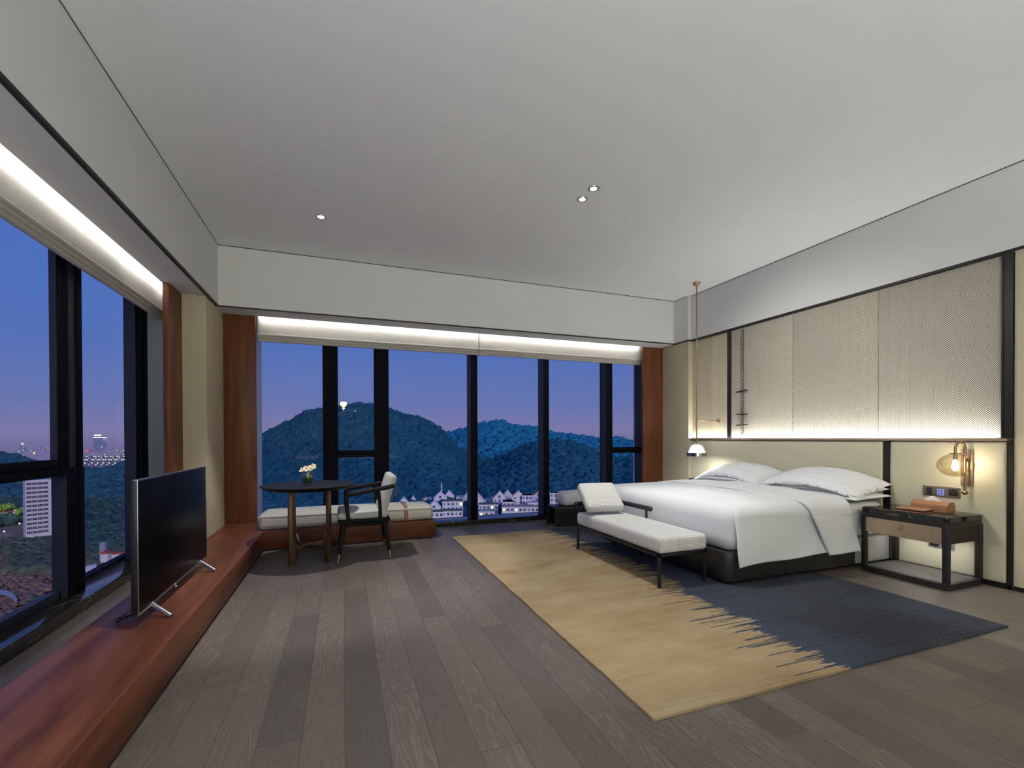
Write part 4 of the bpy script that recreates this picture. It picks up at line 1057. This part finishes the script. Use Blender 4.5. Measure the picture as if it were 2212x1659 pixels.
# ---- buildings
def front(u, d): return math.atan2(far(u, 949, d).x, far(u, 949, d).y)
def lit_mat(name, wall, cw, ch, frac, win=(.10, .13, .22), e=1.4, warm=(1, .82, .52)):
    t = NT(name); x, y, z = t.xyz(t.coord())
    cx, cz = t.mt('DIVIDE', t.mt('ADD', x, y), cw), t.mt('DIVIDE', z, ch)
    wn = t.n('ShaderNodeTexWhiteNoise', noise_dimensions='2D', ins={'Vector': t.vec(t.mt('FLOOR', cx), t.mt('FLOOR', cz))})
    fx, fz = t.mt('FRACT', cx), t.mt('FRACT', cz)
    ins = t.mt('MULTIPLY', t.mt('MULTIPLY', t.mt('GREATER_THAN', fx, .22), t.mt('LESS_THAN', fx, .78)), t.mt('MULTIPLY', t.mt('GREATER_THAN', fz, .3), t.mt('LESS_THAN', fz, .75)))
    on = t.mt('MULTIPLY', ins, t.mt('LESS_THAN', wn.outputs[0], frac))
    col = t.mix(t.mt('MULTIPLY', ins, .7), wall, win)
    ec = t.mix(t.step(wn.outputs[0], 0., frac), warm, (.80, .90, 1.))
    t.bsdf(col, .8, 0, None, **{'Emission Color': ec, 'Emission Strength': t.mt('MULTIPLY', on, e)}); return t.m
HAZE = (.30, .31, .36)
LM = {'far': lit_mat('far_tower_wall', (.26, .28, .36), 7., 6., .16, (.22, .24, .33), .8), 'mid': lit_mat('apartment_wall', (.15, .165, .24), 3.4, 3.6, .20, (.05, .07, .13), 1.7), 'red': lit_mat('red_lit_tower', (.34, .22, .28), 6., 6., .25, (.3, .1, .13), 1.1, (1, .25, .25))}  # far wall tones are paled to include distance haze
def tower(u0, u1, vt, d, lbl, mt_, zb=-60., dep=None, grp='city towers on the skyline', cap=None):
    um = (u0+u1)/2; p = far(um, 949, d); w = (u1-u0)/F*d*abs(1/math.cos(math.atan((um-1106)/F)))*.75 if False else (u1-u0)/F*d*.80
    h = far(um, vt, d).z - zb; dep = dep or w*.6
    t = thing('tower_building', lbl, 'building', (p.x, p.y, zb), -front(um, d), grp)
    MB().box(-w/2, w/2, -dep/2, dep/2, 0, h).build('tower_walls', mt_, t, 0)
    MB().box(-w*.28, w*.28, -dep*.3, dep*.3, h, h*1.0+max(2.5, w*.12)).build('roof_box', LM['far'] if d > 1500 else mt_, t, 0)
    return t, w, h
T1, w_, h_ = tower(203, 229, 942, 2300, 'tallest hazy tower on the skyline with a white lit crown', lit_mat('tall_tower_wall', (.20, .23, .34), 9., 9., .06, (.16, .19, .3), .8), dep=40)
MB().box(-w_*.52, w_*.52, -21, 21, h_-9, h_-5).box(-w_*.45, w_*.1, -22, -20, h_+1, h_+7).build('lit_crown', emis('crown_light', (1, .95, .88), 1.6), T1, 0)
T2, w_, h_ = tower(184, 200, 972, 2200, 'pink and red floodlit block left of the tallest tower', LM['red'], dep=30)
MB().box(-w_*.5, -w_*.1, -16, -15, h_*.3, h_).build('red_floodlit_face', emis('red_floodlight', (1, .16, .22), .9), T2, 0)
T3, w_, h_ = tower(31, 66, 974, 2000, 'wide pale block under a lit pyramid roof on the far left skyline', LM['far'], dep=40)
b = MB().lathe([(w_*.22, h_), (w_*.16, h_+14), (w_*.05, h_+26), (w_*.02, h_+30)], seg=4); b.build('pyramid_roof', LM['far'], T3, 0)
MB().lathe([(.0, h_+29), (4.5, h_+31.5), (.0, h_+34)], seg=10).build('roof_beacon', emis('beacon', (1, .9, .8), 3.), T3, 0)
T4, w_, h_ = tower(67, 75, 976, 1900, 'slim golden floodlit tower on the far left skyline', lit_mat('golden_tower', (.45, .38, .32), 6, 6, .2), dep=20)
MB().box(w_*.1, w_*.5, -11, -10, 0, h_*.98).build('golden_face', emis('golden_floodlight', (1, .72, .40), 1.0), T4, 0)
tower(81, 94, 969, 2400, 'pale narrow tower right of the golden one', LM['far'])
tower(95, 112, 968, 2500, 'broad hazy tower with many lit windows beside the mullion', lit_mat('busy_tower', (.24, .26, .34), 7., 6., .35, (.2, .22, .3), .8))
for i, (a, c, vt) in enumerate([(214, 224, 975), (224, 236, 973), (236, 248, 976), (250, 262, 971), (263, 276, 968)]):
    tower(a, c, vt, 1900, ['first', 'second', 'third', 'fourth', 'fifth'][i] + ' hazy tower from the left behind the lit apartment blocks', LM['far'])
for i, (a, c, vt) in enumerate([(181, 192, 987), (193, 207, 985), (208, 219, 988), (221, 231, 984), (232, 244, 986), (245, 257, 985), (259, 272, 983)]):
    tower(a, c, vt, 1000, ['first', 'second', 'third', 'fourth', 'fifth', 'sixth', 'seventh'][i] + ' dark apartment block from the left with lit windows above the trees', LM['mid'], grp='apartment blocks with lit windows')
# white slab with window bays
WS = plain('pale_slab_wall', (.66, .62, .66), .85, scale=.3)
dW = 292; um = 84; p = far(um, 949, dW)
t = thing('office_slab', 'white twelve-storey block with rows of dark windows seen below the transom', 'building', (p.x, p.y, -62), -front(um, dW)+math.radians(8))
fw = 12.4; h_ = far(um, 1037, dW).z+62
MB().box(-fw/2, fw/2, 0, 9, 0, h_).build('slab_walls', WS, t, 0)
MB().box(-fw/2+.4, -fw/2+2.0, 2, 5, h_, h_+2.4).build('stair_head', WS, t, 0)
MB().box(-fw/2+2.6, -fw/2+6.2, 2, 6, h_+.9, h_+2.6).build('roof_plant', plain('roof_plant', (.2, .2, .24), .8), t, 0)
MB().tube([(-1, .5, h_+.6), (fw/2-.3, .5, h_+.6)], .07, 6).build('roof_railing', LM['mid'], t, 0)
DKW = plain('dark_window', (.06, .07, .12), .25, scale=1.5, var=.5)
fh = h_/13.2; bw = fw*.80/4
wmesh = None
for r_ in range(12):
    for c_ in range(4):
        if wmesh is None:
            o = MB().mat(DKW).box(0, bw*.86, -.12, .05, 0, fh*.52).mat(WS).box(bw*.27, bw*.29, -.18, -.1, 0, fh*.52).box(bw*.56, bw*.58, -.18, -.1, 0, fh*.52).box(0, bw*.86, -.18, -.1, fh*.24, fh*.26).build('window', None, t, 0, uv=False); wmesh = o
        else: o = wmesh.copy(); C.objects.link(o)
        o.location = (-fw/2+.5+c_*bw, 0, h_ - fh*1.0 - r_*fh*1.0 - .1)
for c_ in range(5): MB().box(-fw/2+.35+c_*bw-.05, -fw/2+.35+c_*bw+.05, -.22, .1, 1, h_-.2).build('facade_rib', WS, t, 0)
# low bright building
p = far(10, 949, 345)
t = thing('low_building', 'low building with glowing yellow windows left of the white block', 'building', (p.x, p.y, -62), -front(10, 345))
MB().box(-6, 5, 0, 8, 0, 8.).build('low_walls', WS, t, 0)
MB().box(-6.4, 5.4, -.8, 8, 8., 8.7).build('flat_roof', plain('dull_red_roof', (.28, .10, .09), .8), t, 0)
for k in range(4): MB().box(-5.2+2.4*k, -3.4+2.4*k, -.08, .05, 3.6, 6.4).build('lit_window', emis('yellow_window', (1, .68, .28), 2.2 if k > 1 else .5), t, 0)
MB().box(4.6, 5.2, -.5, .2, 2, 9.4).build('lit_sign', emis('lit_sign_white', (1, .9, .75), 4.), t, 0)
# street lamps with green-lit trees
def lamp_post(u, v, d, lbl, col=(1, .95, .8), e=30, h=5., r=.45):
    g = far(u, v, d); t = thing('street_lamp', lbl, 'lamp', (g.x, g.y, g.z-h), 0, 'street lamps outside')
    MB().tube([(0, 0, 0), (0, 0, h)], .08, 6).build('post', MAT['steel'], t); MB().lathe([(.0, h-r), (r*.8, h-r*.5), (r, h), (r*.8, h+r*.5), (.0, h+r)], seg=10).build('lamp_head', emis('street_lamp_glow', col, e), t)
    return g
for i, (u, v, d, c_, e_) in enumerate([(9, 1148, 300, (1, .95, .85), 5), (42, 1131, 318, (1, .9, .75), 4), (196, 1123, 345, (1, .30, .25), 4), (199, 1128, 340, (1, .55, .3), 3.5)]):
    lamp_post(u, v, d, ['white street lamp among the trees left of the white block', 'street lamp right beside the white block', 'red lamp on the road beyond the trees', 'amber lamp on the road beyond the trees'][i], c_, e_)
for i, u in enumerate([186, 206, 214, 221, 228, 236, 243, 251, 258, 265, 271]):
    lamp_post(u, 1126 + 2*math.sin(i*2.1), 352, ['first', 'second', 'third', 'fourth', 'fifth', 'sixth', 'seventh', 'eighth', 'ninth', 'tenth', 'eleventh'][i] + ' pale light from the left in the row along the far road', (.9, .92, 1), 1.3, 3., .26)
for (u, v, d, e_) in ((12, 1096, 335, 900), (42, 1100, 330, 900), (200, 1100, 385, 700), (268, 1101, 385, 500), (10, 1140, 295, 250)):
    g = far(u, v, d); point((g.x, g.y, g.z), e_, .5, (.75, 1., .45))
lf = []
for (u, v, d, n_) in ((4, 1097, 342, 10), (22, 1094, 342, 9), (42, 1104, 338, 12), (200, 1104, 392, 9), (269, 1105, 392, 6)):
    for k in range(n_):
        g = far(u+rng.uniform(-8, 8), v+rng.uniform(-5, 5), d+rng.uniform(0, 6)); lf.append((g.x, g.y, g.z, rng.uniform(.8, 1.9)))
blobs('lit_trees', lf, foliage('lamp_lit_leaves', (.10, .16, .04), (.22, .32, .07), (.34, .44, .12), .4), 'trees glowing yellow-green around the street lamps')
# red-roofed gate house
g = far(228, 1204, 205); t = thing('gate_house', 'small white house with red roof and grey water tower on the empty lot', 'building', (g.x, g.y, g.z-1), -front(228, 205)+math.radians(-25))
RED = plain('red_tile_roof', (.42, .075, .055), .7, scale=2.)
MB().box(-1.4, 1.4, -1.2, 1.6, -1, 3.0).build('house_walls', WS, t, 0)
b = MB().prism([(-1.7, 2.9), (0, 4.3), (1.7, 2.9)], -1.6, 2.0, 'y'); b.build('gable_roof', RED, t, 0)
MB().box(-3.4, -1.4, 2.5, 4.6, -1, 7.2).build('water_tower', plain('grey_tower', (.30, .31, .38), .8), t, 0)
MB().box(1.5, 9., 1.5, 3.5, -1, 1.8).build('long_shed', WS, t, 0); MB().box(1.3, 9.2, 1.2, 3.8, 1.8, 2.5).build('shed_roof', RED, t, 0)
g = far(196, 1228, 190); t = thing('store_hut', 'blue-white hut roof at the edge of the sill', 'building', (g.x, g.y, g.z-2), -front(196, 190))
MB().box(-2.2, 1.6, 0, 4, -3, 2.4).build('hut_walls', plain('blue_white_wall', (.45, .52, .70), .7), t, 0); MB().box(-2.4, 1.8, -.2, 4.2, 2.4, 2.7).build('hut_roof', WS, t, 0)

# ---- the white village below the hill
VW = plain('white_village_wall', (.86, .82, .83), .85, scale=.25, var=.08)
VD = plain('village_window_dark', (.10, .13, .24), .3, scale=1.)
VB = plain('village_window_teal', (.13, .27, .36), .3, scale=1.)
VR = plain('village_red_roof', (.48, .13, .12), .7, scale=1.)
VG = plain('village_grey_roof', (.34, .34, .40), .8, scale=.6)
VY = emis('village_lit_window', (1, .68, .30), 1.9); VWB = emis('village_white_lamp', (.85, .9, 1.), 1.8)
VROOFG = plain('roof_garden', (.10, .14, .12), .95, scale=1.5)
def px(d): return d/F
def house(lbl, uc, vpk, wpx, vbody, vbase, d, red=0, arch=True, lit=(), yaw=0., terr=True):
    """gabled townhouse: gable front facing the hotel"""
    s_ = px(d); g = far(uc, vbase, d); W_ = wpx*s_; hb = (vbase-vbody)*s_; hp_ = (vbase-vpk)*s_
    t = thing('village_house', lbl, 'house', (g.x, g.y, g.z), -front(uc, d)+yaw, 'white gabled houses below the hill')
    MB().box(-W_*.5, W_*.5, 0, 9, -6, hb).build('house_walls', VW, t, 0)
    MB().prism([(-W_*.47, hb-.02), (W_*.47, hb-.02), (0, hp_)], .0, 8.5, 'y').build('gable', VW, t, 0)
    if red:
        b = MB().prism([(-W_*.52, hb-.25), (0, hp_+.05), (0, hp_+.4), (-W_*.54, hb+.1)], -.3, 8.8, 'y'); b.build('red_roof_slope', VR, t, 0)
    else:
        b = MB().prism([(-W_*.52, hb-.2), (0, hp_+.02), (W_*.52, hb-.2), (W_*.54, hb+.05), (0, hp_+.3), (-W_*.54, hb+.05)], -.25, 8.8, 'y'); b.build('roof', VW, t, 0)
    if arch:
        r_ = W_*.10; MB().prism([(-r_, hb+.25)] + [(r_*math.cos(a), hb+.25+r_*1.1+r_*math.sin(a)) for a in np.linspace(PI, 0, 9)] + [(r_, hb+.25)], -.06, .02, 'y').build('arched_window', VD, t, 0)
    n_ = max(2, int(W_/2.6)); nf = max(1, int(hb/2.9))
    for f_ in range(nf):
        for k in range(n_):
            x_ = -W_*.5 + (k+.5)*W_/n_; z_ = hb - 2.2 - 2.9*f_
            MB().box(x_-.65, x_+.65, -.06, .03, z_, z_+1.35).build('window', VY if (f_, k) in lit or rng.uniform() < .07 else (VB if (k+f_) % 3 == 0 else VD), t, 0)
    return t
def block(lbl, u0, u1, vt, vb, d, lit=(), roof=None, grp='flat-roofed white houses below the hill', dep=8., cols=None, cat='house'):
    s_ = px(d); uc = (u0+u1)/2; g = far(uc, vb, d); W_ = (u1-u0)*s_; h = (vb-vt)*s_
    t = thing('terrace_house', lbl, cat, (g.x, g.y, g.z), -front(uc, d), grp)
    MB().box(-W_/2, W_/2, 0, dep, -5, h).build('house_walls', VW, t, 0)
    MB().box(-W_/2-.25, W_/2+.25, -.3, dep+.2, h-.45, h).build('roof_slab', VW, t, 0)
    if roof: MB().box(-W_/2+.4, W_/2-.4, .6, dep-.5, h, h+.4).build('roof_deck', roof, t, 0)
    n_ = cols or max(2, int(W_/2.4)); nf = max(1, int(h/2.9))
    for f_ in range(nf):
        for k in range(n_):
            x_ = -W_/2 + (k+.5)*W_/n_; z_ = h - 2.5 - 2.9*f_
            hw_ = .75 if k % 3 else .5
            MB().box(x_-hw_, x_+hw_, -.06, .03, z_, z_+1.5).build('window', VY if (f_, k) in lit or rng.uniform() < .09 else (VWB if rng.uniform() < .05 else VB if (k*2+f_) % 3 == 0 else VD), t, 0)
    return t
house('first white gabled house from the left, just over the strap of the seat cushion', 872, 1076, 21, 1088, 1112, 300)
house('second white gabled house from the left, taller with a shed beside it', 893, 1073, 22, 1089, 1112, 312, arch=False)
block('long white house with dark flat roof left of the central mullion', 915, 942, 1077, 1112, 318, roof=VG)
house('broad white gabled house with round attic window left of the central mullion', 951, 1064, 28, 1077, 1110, 315)
house('white house with steep gable just behind the broad one', 970, 1061, 24, 1075, 1100, 330, arch=False)
house('low white gabled house in front, above the end of the seat cushion', 938, 1083, 28, 1098, 1124, 282, lit=())
block('white flat house with teal windows and roof garden beside the mullion', 956, 1000, 1083, 1118, 296, lit=((1, 6),), roof=VROOFG)
block('white front house with roof lamps above the marble sill', 955, 999, 1104, 1126, 272, roof=VROOFG)
house('tall white gabled house half hidden by the central mullion', 1020, 1054, 56, 1086, 1112, 318, arch=False)
house('small white gabled house right of the central mullion', 1032, 1070, 34, 1089, 1112, 300, arch=False)
block('white house with a planted roof terrace right of the central mullion', 1034, 1076, 1090, 1122, 284, lit=((0, 3),), roof=VROOFG)
block('striped grey roof house at the sill right of the central mullion', 1034, 1068, 1105, 1126, 262, roof=VG)
house('white gabled house with a pink roof edge in the wide middle pane', 1079, 1062, 28, 1076, 1112, 306, red=1)
house('second gabled white house right behind the pink-edged one', 1096, 1061, 22, 1074, 1100, 322, arch=False)
block('white terrace house with open porch in the wide middle pane', 1086, 1112, 1084, 1118, 294, lit=((1, 1),))
house('white corner house with bright red roof and four-pane window', 1119, 1062, 24, 1071, 1106, 300, red=1, arch=False)
block('tall white house with deep rust-coloured loggia', 1128, 1150, 1070, 1100, 298, roof=None, cols=3)
house('red-roofed house beside the right-hand mullion', 1163, 1062, 26, 1072, 1100, 310, red=1)
block('long low white house with pergola roof at the sill', 1084, 1165, 1095, 1124, 276, lit=((0, 0),), roof=plain('pergola_roof', (.36, .26, .28), .8))
block('white terraced house between pergola and mullion', 1140, 1172, 1086, 1112, 286)
b_ = block('modern white house with rust panel left of the white bench cushion', 1188, 1222, 1065, 1108, 290, cols=4)
MB().box(-1., 2.2, -.25, .05, 6.2, 10.2).build('rust_panel', plain('rust_panel', (.30, .10, .08), .8), b_, 0)
block('modern white house with black four-pane windows behind the bench cushion', 1216, 1246, 1063, 1108, 300, cols=5)
block('white apartment row hidden mostly behind the checked cushion', 1244, 1300, 1062, 1110, 305, cols=8)
for lb, a_, c_, vt, vb, d_, rf in (
    ('small white house tucked between the two leftmost gables and the dark flat roof', 900, 918, 1084, 1112, 322, None),
    ('white stepped house directly left of the central mullion, behind the roof garden', 986, 1014, 1073, 1110, 324, VG),
    ('white stepped house directly right of the central mullion, behind the planted terrace', 1040, 1066, 1080, 1112, 318, VG),
    ('narrow white house between the planted terrace and the pink-edged gable', 1062, 1074, 1076, 1112, 312, None),
    ('white house under the red roofs at the right-hand mullion', 1148, 1172, 1076, 1110, 304, None),
    ('low white annex at the end of the seat cushion, bottom edge of the window', 930, 958, 1106, 1126, 268, VROOFG),
    ('white house half hidden behind the seat cushion and strap', 862, 905, 1092, 1118, 296, VG)):
    block(lb, a_, c_, vt, vb, d_, roof=rf)
# hilltop lantern and little lit pavilions
def pavilion(lbl, u, v, d, s_, col, e, grp='lit pavilions on the hill'):
    g = far(u, v, d); t = thing('lit_pavilion', lbl, 'pavilion', (g.x, g.y, g.z), -front(u, d), grp)
    MB().lathe([(s_*1.25, s_*.75), (s_*.5, s_*1.25), (s_*.08, s_*1.9)], seg=6).build('pavilion_roof', emis('pavilion_roof_glow', col, e*.45), t, 0)
    MB().lathe([(.0, 0), (s_*.8, 0), (s_*.8, s_*.75), (.0, s_*.76)], seg=6).build('lit_walls', emis('pavilion_wall_glow', col, e), t, 0)
g = far(742, 882, 600); t = thing('hilltop_lantern', 'glowing orange lantern tower on the top of the tall hill', 'tower', (g.x, g.y, g.z))
MB().lathe([(.0, 1.5), (2.0, 2.0), (3.6, 4.2), (4.0, 6.5), (3.4, 8.2), (.0, 8.6)], seg=20).build('lantern', emis('lantern_orange', (1, .42, .14), 5.), t, 50)
MB().lathe([(1.1, -4), (.9, 2.0)], seg=10).build('mast_foot', MAT['steel'], t)
MB().lathe([(.0, -1.6), (1.5, 0), (.0, 1.6)], seg=12).build('white_lamp', emis('white_floodlight', (1, .95, .85), 9.), t)
for (lb, u, v, d, s_) in (('tiny lit pavilion just below the hilltop lantern', 768, 889, 590, .8), ('small lit pavilion halfway along the hill path', 766, 906, 575, 1.2), ('pair of lights on the hill path, dim pavilion', 783, 909, 570, 1.0), ('brightest small orange pavilion at the right on the hill', 808, 917, 565, 1.8)):
    pavilion(lb, u, v, d, s_, (1, .55, .28), 2.2)
pavilion('orange lit pavilion at the hill foot seen under the round table', 651, 1094, 330, 2.4, (1, .42, .12), 2.6)
pavilion('dim reddish lit pavilion at the hill foot left of the table leg', 584, 1100, 335, 1.2, (1, .35, .25), 1.6)
# white telecom mast
g = far(954, 1064, 330); t = thing('radio_mast', 'white radio mast rising from the village roofs', 'mast', (g.x, g.y, g.z))
MB().lathe([(.42, -8), (.34, 2.), (.12, 7.6)], seg=8).build('mast_pole', VW, t, 0)
for z_, r_ in ((1.6, .8), (4.2, 1.0), (5.6, .7)): MB().lathe([(.0, z_), (r_, z_), (r_, z_+.5), (.0, z_+.5)], seg=10).build('antenna_ring', VW, t, 0)
# pylon on the far hill
g = far(1073, 984, 900); t = thing('power_pylon', 'faint lattice pylon on the hazy far hill', 'pylon', (g.x, g.y, g.z))
b = MB()
PYM = plain('pylon_steel', (.10, .24, .33), .7)
for sx, sy in ((-1, -1), (1, -1), (1, 1), (-1, 1)): b.tube([(sx*4.5, sy*4.5, -6), (sx*.7, sy*.7, 24)], .35, 5)
for k in range(6):
    z0 = 3.5*k; r_ = 4.2*(1-z0/28)
    b.tube([(-r_, -r_, z0), (r_*.85, -r_*.85, z0+3.5)], .25, 5).tube([(r_, -r_, z0), (-r_*.85, -r_*.85, z0+3.5)], .25, 5)
for z_ in (15, 19, 23): b.tube([(-6, 0, z_), (6, 0, z_)], .35, 5)
b.build('pylon_lattice', PYM, t, 0)
#@@EXTERIOR-END

# ------------------------------------------------------------------ view
S.view_settings.view_transform = 'Standard'; S.view_settings.look = 'None'; S.view_settings.gamma = 1; S.view_settings.use_curve_mapping = False
S.view_settings.exposure = 0.
S.cycles.max_bounces = 7; S.cycles.diffuse_bounces = 4; S.cycles.glossy_bounces = 3; S.cycles.transparent_max_bounces = 12
S.cycles.caustics_reflective = False; S.cycles.caustics_refractive = False
S.cycles.sample_clamp_indirect = 6.
S.cycles.use_denoising = True
